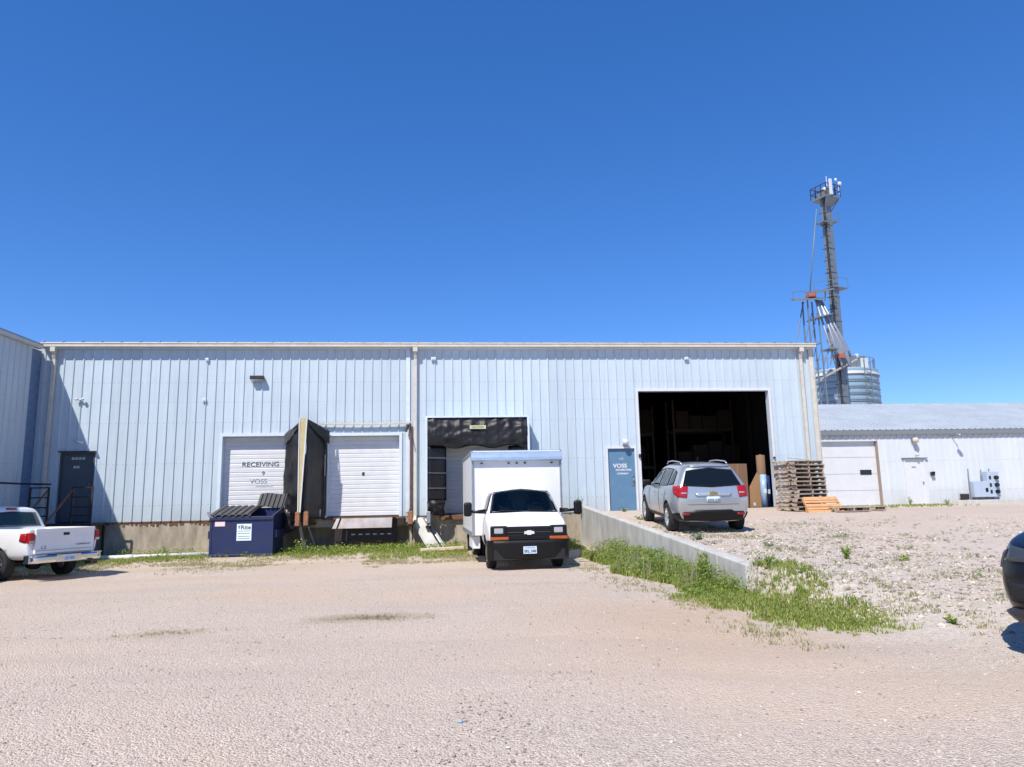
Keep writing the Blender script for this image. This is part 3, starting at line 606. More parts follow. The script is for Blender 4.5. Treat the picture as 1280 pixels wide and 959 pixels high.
for sx in (-1, 1):
    sp_ = MB(); sp_.grid(lambda u, v: (sx*(1.67-.62*u), -.58+.25*u+.015*math.sin(u*5), .45+1.8*v), 6, 20, (0, .04, 0)); o = sp_.build('side_pad', 'tarp', t)
    bd = MB()
    for z in (.85, 1.35, 1.85): bd.add([(sx*(1.66), -.60, z), (sx*1.06, -.36, z-.01), (sx*1.06, -.36, z+.03), (sx*1.66, -.60, z+.04), (sx*1.66, -.58, z), (sx*1.06, -.34, z-.01), (sx*1.06, -.34, z+.03), (sx*1.66, -.58, z+.04)], [(0, 1, 2, 3), (7, 6, 5, 4), (0, 4, 5, 1), (3, 2, 6, 7)])
    bd.build('pad_strap', mat('strapgrey', (.09, .095, .11), .5), o)
    MB().grid(lambda u, v: (sx*(1.67-.55*u+.05*noise.noise((u*3, v*3, 1))), -.66+.2*u+.12*noise.noise((u*3, v*4, 4))-.08*math.sin(v*3.1), .02+.46*v-.08*u*(1-v)), 12, 10, (0, .02, 0)).build('pad_foot', 'tarp', t)
sg = B(-.27, .27, -.74, -.725, 2.80, 2.92).build('sign', 'signyellow', t)
text('CAUTION', .085, 'ink', sg, (0, -.745, 2.83), FACE, sx=1.05)
# dock leveller lip
t = empty('dock_leveller', (-2.6, W, 1.0), 0, 'hanging silver steel dock leveller lip under the middle dock door', 'dock leveller')
MB().prism([(-.74, -.30, .14), (.90, -.30, .14), (.89, -.42, -.18), (-.84, -.42, -.18)], (0, .03, 0)).build('lip_plate', 'steel', t)
MB().prism([(-.90, -.30, .14), (-.80, -.30, .14), (-.90, -.42, -.18), (-1.03, -.42, -.18)], (0, .03, 0)).build('lip_plate', 'steel', t)
B(-.9, .98, -.30, .02, .15, .17).build('hinge_plate', 'rust', t)
ds = MB()
for k in range(6): ds.box(-.45+k*.235, -.33+k*.235, -.06, -.02, -.41, -.38)  # small white blocks stand in for a row of light dashes
ds.build('light_dashes', 'white', t); B(-1.0, 1.05, -.018, .02, -.6, .14).build('pit_frame', 'darksteel', t)
ch = MB(); ch.box(1.08, 1.28, -.25, .02, -.1, .12); ch.build('side_stop', 'darksteel', t, bevel=.01)

# landing and rails at the left door ---------------------------------------
t = empty('entry_stair', (-11.7, W-.6, 0), 0, 'dark steel stair landing with rail panels at the shaded left door', 'stairs')
MB().box(-.9, .95, -.6, .56, 1.1, 1.17).build('landing', 'darksteel', t)
st = MB()
for k in range(5): st.box(-.38, .35, -.85-.27*k, -.61-.27*k, .90-.2*k, .93-.2*k)
for xx in (-.40, .36): st.bar((xx, -.6, 1.08), (xx, -2.0, .1), .04, .16)
st.build('steps', 'darksteel', t)
for nm, x0, x1 in (('rail_panel', -.90, -.36), ('rail_panel', .34, .92)):
    rp = MB()
    for z in (2.28, 1.98, 1.68, 1.42): rp.bar((x0, -.58, z), (x1, -.58, z), .04)
    for xx in (x0, x1): rp.bar((xx, -.58, 1.15), (xx, -.58, 2.3), .05)
    rp.build(nm, 'darksteel', t)
hr = MB(); hr.bar((-.38, -.6, 2.2), (-.38, -2.0, 1.2), .04); hr.bar((.34, -.6, 2.2), (.34, -2.0, 1.2), .04); hr.bar((-.38, -2.0, 1.2), (-.38, -2.0, .1), .04); hr.bar((.34, -2, 1.2), (.34, -2, .1), .04)
hr.build('handrail', 'rust', t)
lg = MB(); [lg.bar((xx, yy, 0), (xx, yy, 1.1), .06) for xx in (-.85, .88) for yy in (-.55, .4)]; build_each(lg, 'leg', 'darksteel', t)

# ============================================================ adjoining building on the left
lb = empty('adjoining_warehouse', (-13.2, 16, 0), 0, 'shaded ribbed metal building joining the warehouse at the left edge', 'warehouse')
q = MB(); ribbed(q, -14, 7.9, 1.17, 6.86, lambda a, h, z: (h, a, z), phase=.1); ribbed(q, -8.6, -.0, 1.17, 6.86, lambda a, h, z: (a, 7.9+0*h, z)); q.box(-14, -.05, -14, 7.85, -.2, 6.8)
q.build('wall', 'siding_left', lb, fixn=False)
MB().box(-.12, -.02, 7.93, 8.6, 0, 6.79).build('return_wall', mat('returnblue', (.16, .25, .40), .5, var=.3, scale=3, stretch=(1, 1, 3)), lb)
MB().box(.0, .05, 7.72, 7.92, 1.1, 6.84).build('corner_trim', 'siding_left', lb)
MB().box(-.05, .03, -14, 7.9, -.3, 1.17).build('foundation', 'concrete', lb)
rf = MB(); rf.add([(.17, -14.2, 6.96), (.17, 8.3, 6.96), (-8, 8.3, 7.7), (-8, -14.2, 7.7), (.17, -14.2, 6.92), (.17, 8.3, 6.92), (-8, 8.3, 7.6), (-8, -14.2, 7.6)], [(0, 1, 2, 3), (7, 6, 5, 4), (0, 4, 5, 1), (1, 5, 6, 2), (2, 6, 7, 3), (3, 7, 4, 0)]); rf.build('roof', 'galv', lb)
MB().box(.03, .16, -14.1, 8.3, 6.80, 6.93).build('gutter', 'beige', lb, bevel=.01); MB().box(.0, .03, -14.1, 8.3, 6.80, 6.92).build('eave_soffit', 'siding_left', lb)
t = empty('pipe_rail', (-12.3, 23.2, 2.4), 0, 'black pipe rail running along the shaded left building at shoulder height', 'pipe')
MB().tube([(.33, .2, -.02), (-.35, -.1, .0), (-.5, -3.5, .02), (-.5, -8, .02)], .03, 8).build('pipe', 'darksteel', t)
hk = MB(); [hk.bar((-.5, y, .0), (-.65, y, .05), .03) for y in (-1, -3, -5, -7)]; build_each(hk, 'bracket', 'darksteel', t)

# ============================================================ retaining wall
rw = empty('retaining_wall', (wallx(18.4), 18.4, 0), 0, 'low sloping concrete retaining wall between the box truck and the raised gravel', 'wall')
def rz(y): return .47+(y-12.2)*(1.40-.47)/(W-12.2)
q = MB()
for y0, y1 in ((13.38, W-.02), (12.2, 13.36)):
    xx0, xx1 = wallx(y0)-wallx(18.4), wallx(y1)-wallx(18.4)
    q.add([(xx0, y0-18.4, -.4), (xx0+.23, y0-18.4, -.4), (xx1+.23, y1-18.4, -.4), (xx1, y1-18.4, -.4), (xx0, y0-18.4, rz(y0)), (xx0+.23, y0-18.4, rz(y0)), (xx1+.23, y1-18.4, rz(y1)), (xx1, y1-18.4, rz(y1))],
          [(0, 3, 2, 1), (4, 5, 6, 7), (0, 1, 5, 4), (1, 2, 6, 5), (2, 3, 7, 6), (3, 0, 4, 7)])
q.build('concrete_wall', 'wallconcrete', rw, bevel=.025)

# ============================================================ white shed on the right
sh = empty('long_shed', (13.7, 31, 0), 0, 'long white ribbed metal shed with low grey roof right of the warehouse', 'shed')
X0 = 13.7
def sx_(a): return a-X0
q = MB(); SZ = 4.42; so = [(15.6, 19.62, 3.95), (20.85, 21.85, 3.1)]
x = 13.7
for a, b, tp in so:
    ribbed(q, x-X0, a-X0, .85, SZ, lambda a_, h_, z_: (a_, -h_, z_), step=.29, h=.03); ribbed(q, a-X0, b-X0, tp, SZ, lambda a_, h_, z_: (a_, -h_, z_), step=.29, h=.03); x = b
ribbed(q, x-X0, 48-X0, .85, SZ, lambda a_, h_, z_: (a_, -h_, z_), step=.29, h=.03)
q.box(0, .05, 0.05, 12, .8, 4.4); q.box(48-X0, 48-X0+.05, .05, 12, .8, 4.4); q.box(0, 48-X0, 12, 12.05, .8, 4.4)
q.build('wall', 'siding_white', sh, fixn=False)
rfm = MB()
def shroof(a_, h_, z_):
    y = -.16 if z_ == 0 else 6.2; zz = 4.44 if z_ == 0 else 6.42
    return (a_, y, zz+h_)
ribbed(rfm, -.1, 34.5, 0, 1, shroof, step=.29, h=.045)
rfm.add([(-.1, 6.2, 6.42), (34.5, 6.2, 6.42), (34.5, 12.4, 4.5), (-.1, 12.4, 4.5)], [(0, 1, 2, 3)]); rfm.box(-.1, 34.5, 6.1, 6.3, 6.38, 6.44)
rfm.build('roof', 'roofsheet', sh, fixn=False)
MB().box(0, 34.3, -.15, -.12, 4.23, 4.43).build('fascia_shadow', mat('fasciashade', (.18, .20, .21), .6), sh)  # dark grey board, the shadow under the eave is put into its colour
MB().box(0, 34.3, -.12, 0, 4.38, 4.42).build('soffit', 'darksteel', sh)
dd = MB()
for k in range(4): dd.box(15.6-X0, 19.62-X0, .12, .16, 1.0+k*.745, 1.0+(k+1)*.745-.012)
dd = dd.build('overhead_door', 'white', sh)
B(18.80-X0, 19.34-X0, .10, .12, 2.44, 2.66).build('window', 'glass', dd)
M['jambtan'] = mat('jambtan', (.30, .24, .20), .7); jj = MB(); jj.box(19.62-X0, 19.67-X0, -.045, .16, .95, 4.0); jj.build('door_jamb', 'jambtan', sh)
jj = MB(); jj.box(15.5-X0, 15.6-X0, -.045, .16, .95, 3.95); jj.box(15.5-X0, 19.62-X0, -.045, .16, 3.95, 4.0); jj.build('door_surround', 'white', sh)
en = B(20.9-X0, 21.8-X0, .0, .04, 1.0, 3.06).build('entry_door', 'white', sh)
h = MB(); h.lathe([(0, -.07), (.035, -.07), (.035, -.05), (.015, -.04), (.015, .0)], 12, 'y', (21.68-X0, .0, 2.05)); h.build('door_handle', 'steel', en)
nt_ = MB(); nt_.box(21.22-X0, 21.42-X0, -.008, 0, 2.72, 2.77); build_each(nt_, 'door_notice', 'greyink', en)
ff = MB(); ff.box(20.83-X0, 20.9-X0, -.05, .04, .98, 3.12); ff.box(21.8-X0, 21.87-X0, -.05, .04, .98, 3.12); ff.box(20.9-X0, 21.8-X0, -.05, .04, 3.06, 3.12); ff.build('door_surround', 'white', sh)
MB().box(20.75-X0, 21.98-X0, -.12, .0, 3.14, 3.17).build('drip_canopy', 'galv', sh)
MB().box(22.6-X0, 34, -.35, -.04, .6, 1.22).build('concrete_kerb', 'wallconcrete', sh, bevel=.02)
def globe(x, z, label, arm=False):
    t = empty('shed_lamp', (x, 31-.035, z), 0, label, 'wall lamp')
    if arm: MB().tube([(0, 0, 0), (.0, -.25, .12), (.0, -.45, .08)], .02).build('arm', 'galv', t); MB().lathe([(0, .05), (.06, .04), (.12, -.05), (0, -.05)], 12, 'z', (0, -.5, .05)).build('lamp_head', 'galv', t)
    else: B(-.1, .1, -.05, 0, -.1, .1).build('base', 'galv', t); MB().lathe([(0, -.14), (.1, -.12), (.14, 0), (.1, .1), (0, .12)], 12, 'z', (0, -.18, 0)).build('lamp_globe', 'beige', t)
globe(21.40, 3.96, 'round lamp on the white shed wall above its entry door'); globe(23.32, 4.1, 'arm mounted lamp high on the white shed wall right of its entry door', True)
t = empty('shed_lamp', (21.44, 30.96, 3.28), 0, 'tiny cream lamp right above the door canopy of the white shed', 'wall lamp')
MB().lathe([(0, -.06), (.05, -.05), (.06, .03), (0, .07)], 10, 'z', (0, -.16, 0)).build('lamp_head', 'beige', t); MB().bar((0, 0, 0), (0, -.16, 0), .03).build('arm', 'galv', t)
t = empty('key_box', (22.13, 30.96, 2.42), 0, 'small dark box on the shed wall right of the white entry door', 'box')
B(-.08, .08, -.12, 0, -.08, .09).build('case', 'darksteel', t, bevel=.01); B(-.06, .06, -.16, -.12, .03, .1).build('hood', 'blackplastic', t)
t = empty('electric_cabinet', (24.5, 30.9, 1.22), 0, 'pale blue stepped electrical cabinet with meters on the white shed wall', 'electrical cabinet')
cb = MB(); cb.box(-.68, .02, -.32, 0, .12, .82); cb.box(.02, .58, -.30, 0, .12, 1.25); cb.build('cabinet', 'ebox', t, bevel=.012)
mt = MB()
for z in (.35, .65, .98): mt.lathe([(0, -.42), (.08, -.42), (.09, -.30)], 12, 'y', (.42, 0, z)); mt.box(.10, .2, -.31, -.3, z-.08, z+.08)
mt.build('meter', 'glass', t); B(-.14, -.02, -.335, -.32, .35, .52).build('latch_plate', 'blackplastic', t)
cd = MB(); cd.bar((-.72, -.1, .0), (-.72, -.1, 1.4), .035); cd.bar((-.1, -.1, .82), (-.1, -.1, 1.35), .035); cd.bar((.3, -.1, 1.25), (.3, -.1, 1.4), .035); build_each(cd, 'conduit', 'galv', t)
t = empty('hose_box', (23.45, 30.85, 1.22), 0, 'small dark box on the concrete kerb left of the blue electrical cabinet', 'box')
B(-.16, .16, -.18, 0, .02, .26).build('case', 'darksteel', t, bevel=.01); B(-.18, .18, -.2, .0, .26, .29).build('lid', 'galv', t)

# ============================================================ grain bins and legs
def grain_bin(x, y, r, ztop, zr, label):
    t = empty('grain_bin', (x, y, 0), 0, label, 'grain bin')
    prof = []; z = 0.
    while z < ztop:
        prof += [(r, z), (r+.03, z+.28), (r, z+.56), (r-.01, z+.62)]; z += .62
    MB().lathe(prof, 48, 'z').build('bin_wall', 'bin', t)
    MB().lathe([(r+.12, ztop-.1), (r+.12, ztop+.04), (r*.93, zr), (r*.4, zr+.06), (0, zr+.08)], 40, 'z').build('roof', 'binroof', t)
    bd = MB()
    z = .62
    while z < ztop:
        bd.lathe([(r+.02, z-.05), (r+.07, z-.05), (r+.07, z+.03), (r+.02, z+.03)], 48, 'z'); z += .62*1.0
    bd.build('stiffener_ring', 'galv', t)
    lad = MB()
    a = rad(-78); cx, cy = (r+.25)*math.cos(a), (r+.25)*math.sin(a)
    for s in (-.3, .3): lad.bar((cx+s, cy, 0), (cx+s, cy, zr+.6), .06)
    k = 0.
    while k < zr: lad.bar((cx-.3, cy, k), (cx+.3, cy, k), .05); k += .4
    lad.build('ladder', 'leggrey', t)
    rl = MB(); n = 24; R_ = r*.93
    for k in range(n):
        a0, a1 = 2*math.pi*k/n, 2*math.pi*(k+1)/n
        for z in (zr+1.0,): rl.bar((R_*math.cos(a0), R_*math.sin(a0), z), (R_*math.cos(a1), R_*math.sin(a1), z), .035)
        rl.bar((R_*math.cos(a0), R_*math.sin(a0), zr), (R_*math.cos(a0), R_*math.sin(a0), zr+1.1), .05)
    rl.build('roof_railing', 'leggrey', t)
    return t
grain_bin(38.0, 65, 3.45, 12.55, 13.1, 'broad low bin with horizontal bands behind the tall grain tower')
t = empty('vent_house', (39.2, 64.0, 13.1), 0, 'square grey penthouse box standing on the roof of the broad grain bin', 'penthouse')
B(-.75, .75, -.6, .6, .0, 1.35).build('casing', 'leggrey', t, bevel=.02); B(.2, .95, -.62, -.5, -.1, 1.15).build('door_panel', 'binroof', t); B(-.3, .0, -.7, -.6, 1.2, 1.55).build('lamp_box', 'white', t)
# tall leg
LX, LY = 34.25, 58.0
t = empty('elevator_tower', (LX, LY, 0), rad(20), 'tall grey grain elevator leg with a railed platform at the top', 'grain elevator')
c = MB(); c.box(-.42, .30, -.25, .25, 0, 27.6); c.box(-.42, -.36, -.30, -.25, 0, 27.6)
z = 1.
while z < 27: c.box(-.46, .34, -.29, .29, z, z+.07); z += 2.2
c.build('leg_casing', 'leggrey', t)
ld = MB()
for s in (-.62, -.45): ld.bar((s, -.2, 0), (s, -.2, 27.8), .05)
z = .3
while z < 27.6: ld.bar((-.62, -.2, z), (-.45, -.2, z), .04); z += .35
z = 2.
while z < 27: ld.bar((-.85, -.5, z), (-.4, -.5, z), .04); ld.bar((-.85, -.5, z), (-.85, .1, z), .04); z += 1.1
ld.build('ladder', 'darksteel', t)
pf = MB(); pf.box(-.85, .9, -.85, .85, 27.6, 27.75); pf.prism([(-.8, -.8, 27.6), (.85, -.8, 27.6), (.35, -.3, 26.9), (-.45, -.3, 26.9)], (0, .1, 0)); pf.bar((-.8, -.8, 27.6), (-.4, -.2, 26.5), .08); pf.bar((.8, -.8, 27.6), (.3, -.2, 26.5), .08)
pf.build('platform', 'leggrey', t)
rl = MB()
cs = [(-.85, -.85), (.9, -.85), (.9, .85), (-.85, .85)]
for i in range(4):
    a, b = cs[i], cs[(i+1) % 4]
    for z in (28.25, 28.8): rl.bar((a[0], a[1], z), (b[0], b[1], z), .05)
    for f_ in (0, .33, .66): rl.bar((a[0]+(b[0]-a[0])*f_, a[1]+(b[1]-a[1])*f_, 27.75), (a[0]+(b[0]-a[0])*f_, a[1]+(b[1]-a[1])*f_, 28.8), .05)
rl.build('railing', 'darksteel', t)
hd = MB(); hd.box(-.55, .45, -.4, .4, 27.75, 28.4); hd.lathe([(0, -.3), (.45, -.3), (.45, .3), (0, .3)], 16, 'y', (-.05, 0, 28.4)); hd.build('head_drum', 'leggrey', t)
B(-.45, -.2, -1.0, -.86, 27.75, 29.2).build('antenna_panel', 'white', t)
an = MB(); an.bar((.6, .2, 28), (.6, .2, 30.1), .05); an.bar((.85, -.8, 28), (.85, -.8, 29.2), .05); an.lathe([(0, 0), (.16, .04), (.2, .12)], 12, 'y', (.95, -1.0, 29.0)); an.lathe([(0, 0), (.12, .04), (.16, .1)], 12, 'y', (.5, -.95, 29.3)); an.lathe([(0, 0), (.12, .04), (.16, .1)], 12, 'y', (-.95, -.9, 28.2)); build_each(an, 'antenna', 'white', t)
for zz, x0, x1 in ((25.3, -1.1, -.4), (25.5, .3, .8), (19.4, -.6, 1.2)):
    mp_ = MB(); mp_.box(x0, x1, -.5, .4, zz, zz+.08); mp_.bar((x0, -.5, zz+.9), (x1, -.5, zz+.9), .04); mp_.bar((x0, -.5, zz), (x0, -.5, zz+.9), .04); mp_.bar((x1, -.5, zz), (x1, -.5, zz+.9), .04); mp_.build('rest_platform', 'leggrey', t)
# support tower with distributor and spouts
t = empty('distributor_tower', (31.35, 57, 0), 0, 'lattice support tower with tilted canopy, orange drive and silver grain spouts', 'grain elevator')
l = MB()
for xx in (-.6, .6):
    for yy in (-.6, .6): l.bar((xx, yy, 0), (xx*.7, yy*.7, 18.0), .10)
z = 1.
while z < 17.5:
    for yy in (-.5, .5): l.bar((-.5, yy, z), (.5, yy, z), .05); l.bar((-.5, yy, z), (.5, yy, z+3.2), .04)
    for xx in (-.5, .5): l.bar((xx, -.5, z), (xx, .5, z), .05)
    z += 3.3
l.build('lattice', 'leggrey', t)
p_ = MB(); p_.prism([(-1.9, -.9, 17.7), (.9, -.9, 17.9), (1.2, .6, 18.35), (-1.3, .6, 18.25)], (0, 0, .14)); p_.prism([(.3, -.4, 18.5), (2.1, -.4, 18.9), (1.7, 1.0, 19.2), (.2, 1.0, 18.9)], (0, 0, .12)); p_.bar((.5, 0, 18), (.6, 0, 18.8), .1); p_.bar((1.4, 0, 18), (1.5, 0, 18.9), .1); p_.build('canopy', 'leggrey', t)
rl = MB()
for a, b in [((-1.9, -.9, 18.5), (.9, -.9, 18.7)), ((.3, -.4, 19.5), (2.1, -.4, 19.8))]: rl.bar(a, b, .05); rl.bar(a, (a[0], a[1], a[2]-.7), .05); rl.bar(b, (b[0], b[1], b[2]-.7), .05)
rl.build('railing', 'leggrey', t)
B(-.3, .3, -.6, .1, 18.15, 18.5).build('drive_cover', 'orange', t, bevel=.05)
sp_ = MB()
for (x0, x1, z1, rr) in ((.5, 2.9, 12.9, .12), (.75, 3.0, 13.6, .10), (.3, 1.6, 12.9, .09), (.6, 2.2, 12.7, .09)): sp_.tube([(x0, -.5, 17.9), (x1, -.2, z1), (x1+.1, -.2, z1-.5)], rr, 8)
build_each(sp_, 'spout', 'galv', t)
MB().prism([(1.4, -.35, 15.6), (2.4, -.35, 15.0), (2.9, -.35, 13.6), (2.2, -.35, 13.2), (1.3, -.35, 14.4)], (0, .5, 0)).build('transition_hopper', 'galv', t)
mp_ = MB(); mp_.prism([(-.2, -.9, 16.2), (1.5, -.9, 16.6), (1.5, .4, 16.6), (-.2, .4, 16.2)], (0, 0, .1)); mp_.prism([(.9, -.8, 13.6), (1.8, -.8, 13.6), (1.8, .3, 13.6), (.9, .3, 13.6)], (0, 0, .1)); build_each(mp_, 'mid_platform', 'leggrey', t)
lg = MB(); [lg.bar((a, -.3, 14.2), (b, -.3, 12.3), .11) for a, b in ((1.7, 1.2), (1.9, 2.2), (2.3, 2.9), (1.4, .6))]; build_each(lg, 'spout_stand', 'galv', t)
B(1.9, 2.4, -.6, -.3, 12.9, 13.25).build('spout_valve', 'orange', t)
MB().bar((.2, -.2, 11.1), (3.8, 0, 12.9), .14).build('conveyor_strut', 'oldwood', t)
t = empty('guy_cable', (33.1, 57.6, 26.6), 0, 'thin steel cable slung from the tall leg down to the orange topped tower', 'cable')
MB().tube([(0, 0, 0), (-.7, 0, -4.), (-1.3, 0, -7.6)], .05, 6).build('cable', 'leggrey', t); MB().bar((-.5, 0, -4.1), (-1., 0, -4.15), .05).build('clamp', 'leggrey', t)
t = empty('guy_cable', (32.3, 57, 14.), 0, 'thin cable stay from under the orange topped tower down to the left', 'cable')
MB().tube([(-1.5, 0, 3.9), (-2.7, 0, -.5), (-3.5, 0, -3.4)], .05, 6).build('cable', 'leggrey', t)

# ============================================================ vehicles
def loft_mesh(rings, lvl=2, bulF=.05, bulR=.03):
    """rings: list of half sections from rear to front; each a list of (x,y,z) bottom centre .. top centre"""
    n = len(rings[0]); V = []; F = []
    full = []
    for R_ in rings:
        ring = [(x, y, z) for x, y, z in R_]+[(x, -y, z) for x, y, z in R_[-2:0:-1]]; full.append(ring); V += ring
    m_ = len(full[0])
    for i in range(len(rings)-1): F += [(i*m_+k, i*m_+(k+1) % m_, (i+1)*m_+(k+1) % m_, (i+1)*m_+k) for k in range(m_)]
    for ri, bul in ((0, -bulR), (len(rings)-1, bulF)):      # caps with columns
        o = ri*m_; cols = [.6, .2, -.2, -.6]; prev = None; rows = []
        for k in range(1, n-1):
            L_ = o+k; Rr = o+(m_-k); x, y, z = V[L_]
            row = [L_]
            for c_ in cols: row.append(len(V)); V.append((x+bul*(1-c_*c_), y*c_, z))
            row.append(Rr); rows.append(row)
        for a, b in zip(rows, rows[1:]):
            for q_ in range(5): F.append((a[q_], a[q_+1], b[q_+1], b[q_]))
        F.append((o,)+tuple(rows[0])) if False else F.append(tuple([o]+rows[0])); F.append(tuple([o+n-1]+rows[-1][::-1]))
    me = bpy.data.meshes.new('tmp'); me.from_pydata(V, [], F)
    bm = bmesh.new(); bm.from_mesh(me); bmesh.ops.recalc_face_normals(bm, faces=bm.faces); bm.to_mesh(me); bm.free()
    o = bpy.data.objects.new('tmp', me); COL.objects.link(o)
    s = o.modifiers.new('s', 'SUBSURF'); s.levels = lvl; s.render_levels = lvl
    bpy.context.view_layer.update()
    me2 = bpy.data.meshes.new_from_object(o.evaluated_get(bpy.context.evaluated_depsgraph_get()))
    bpy.data.objects.remove(o)
    return me2
def bvh_of(me): return BVHTree.FromPolygons([v.co.copy() for v in me.vertices], [tuple(p.vertices) for p in me.polygons])
def cut(me, cutters, blackmat):
    o = bpy.data.objects.new('tmp', me); COL.objects.link(o); tmp = []
    for c_ in cutters:
        k = bpy.data.objects.new('cutter', c_); COL.objects.link(k); tmp.append(k)
        b = o.modifiers.new('b', 'BOOLEAN'); b.object = k; b.operation = 'DIFFERENCE'; b.solver = 'EXACT'
    bpy.context.view_layer.update()
    me2 = bpy.data.meshes.new_from_object(o.evaluated_get(bpy.context.evaluated_depsgraph_get()))
    for k in tmp+[o]: bpy.data.objects.remove(k)
    return me2
def cyl_mesh(x, z, r, y0, y1, n=40):
    mb = MB(); mb.tube([(x, y0, z), (x, y1, z)], r, n); me = bpy.data.meshes.new('c'); me.from_pydata(mb.v, [], mb.f)
    bm = bmesh.new(); bm.from_mesh(me); bmesh.ops.remove_doubles(bm, verts=bm.verts, dist=1e-5); bmesh.ops.recalc_face_normals(bm, faces=bm.faces); bm.to_mesh(me); bm.free(); return me
def box_mesh(*a):
    mb = B(*a); me = bpy.data.meshes.new('c'); me.from_pydata(mb.v, [], mb.f)
    bm = bmesh.new(); bm.from_mesh(me); bmesh.ops.recalc_face_normals(bm, faces=bm.faces); bm.to_mesh(me); bm.free(); return me
def body_obj(name, me, m, parent, wells=(), wr=.4):
    me.materials.clear(); me.materials.append(M[m]); me.materials.append(M['black'])
    for p in me.polygons:
        p.use_smooth = True; c_ = p.center; p.material_index = 0
        for wx, wz in wells:
            d_ = math.hypot(c_.x-wx, c_.z-wz)
            nr = Vector((p.normal.x, p.normal.z)); toc = Vector((wx-c_.x, wz-c_.z))
            if d_ < wr+.01 and (abs(p.normal.y) > .9 and abs(c_.y) < .75 or (nr.length > .9 and toc.length > 0 and nr.normalized().dot(toc.normalized()) > .9 and abs(d_-wr) < .02)): p.material_index = 1; p.use_smooth = False
    o = bpy.data.objects.new(name, me); COL.objects.link(o); o.parent = parent
    return o
def panel(bvh, view, bot, top, name, m, parent, nu=10, nv=6, off=.004, depth=.02):
    """patch between a bottom and a top polyline, laid on the body. view: 'L' 'R' (x,z)  'B' rear 'F' front (y,z)  'T' (x,y)"""
    def interp(pl, t):
        s = t*(len(pl)-1); i = min(int(s), len(pl)-2); f = s-i
        return Vector(pl[i]).lerp(Vector(pl[i+1]), f)
    vs = []; ins = []
    dirs = {'L': Vector((0, -1, 0)), 'R': Vector((0, 1, 0)), 'B': Vector((1, 0, 0)), 'F': Vector((-1, 0, 0)), 'T': Vector((0, 0, -1))}[view]
    for i in range(nu+1):
        for j in range(nv+1):
            p = interp(bot, i/nu).lerp(interp(top, i/nu), j/nv)
            o_ = {'L': (p[0], 3, p[1]), 'R': (p[0], -3, p[1]), 'B': (-9, p[0], p[1]), 'F': (9, p[0], p[1]), 'T': (p[0], p[1], 4)}[view]
            hit, nn, _, _ = bvh.ray_cast(Vector(o_), dirs)
            if hit is None: hit = vs[-1] if vs else Vector(o_); nn = -dirs
            if nn.dot(dirs) > 0: nn = -nn
            vs.append(hit+nn*off-dirs*off*.5); ins.append(hit-nn*depth+dirs*.005)
    wv = nv+1; fs = [(i*wv+j, (i+1)*wv+j, (i+1)*wv+j+1, i*wv+j+1) for i in range(nu) for j in range(nv)]
    rim = [i*wv for i in range(nu+1)]+[nu*wv+j for j in range(1, nv+1)]+[i*wv+nv for i in range(nu-1, -1, -1)]+[j for j in range(nv-1, 0, -1)]
    k = len(vs); vs2 = vs+[ins[i] for i in rim]; fr = [(rim[i], rim[(i+1) % len(rim)], k+(i+1) % len(rim), k+i) for i in range(len(rim))]
    mb = MB().add(vs2, fs, True); mb.f += fr; mb.sm += [False]*len(fr)
    o = mb.build(name, m, parent)
    return o
def wheel(parent, x, y, r, wd, side, rim_m='alloy', spokes=5, rr=.62, steer=0, dual=False):
    e = empty('wheel', (x, y, r), steer); e.parent = parent
    ty = MB().lathe([(r*rr, -wd/2), (r*.93, -wd/2), (r*.985, -wd*.42), (r, -wd*.3), (r, wd*.3), (r*.985, wd*.42), (r*.93, wd/2), (r*rr, wd/2), (r*rr, -wd/2)], 36).build('tyre', 'rubber', e)
    s = side; rm = MB(); q = wd/2*s
    rm.lathe([(r*rr, q*1.0), (r*rr*.93, q*.98), (r*rr*.88, q*.6), (r*rr*.86, q*-.4), (0, q*-.4)], 30)
    for k in range(spokes):
        a = 2*math.pi*k/spokes+.3; ca, sa = math.cos(a), math.sin(a)
        rm.bar((0, q*.75, 0), (ca*r*rr*.93, q*.8, sa*r*rr*.93), .07 if spokes < 7 else .045, .04, up=(0, 1, 0))
    rm.lathe([(0, q*.98), (r*.13, q*.95), (r*.16, q*.6)], 16)
    rm.build('rim', rim_m, e)
    bk_ = MB().lathe([(0, q*-.38), (r*rr*.86, q*-.38)], 20).build('brake', 'darksteel', e)
    return e
RZ = lambda x_, y_: gz(x_, y_)
def bowtie(parent, m, matx, s=1., name='badge'):
    pts = [(-.13, -.035), (-.055, -.035), (-.055, -.055), (.055, -.055), (.055, -.035), (.13, -.035), (.12, .035), (.055, .035), (.055, .055), (-.055, .055), (-.055, .035), (-.12, .035)]
    mb = MB(); mb.prism([matx @ Vector((a*s, b*s, 0)) for a, b in pts], (matx.to_3x3() @ Vector((0, 0, .012)))); return mb.build(name, m, parent)

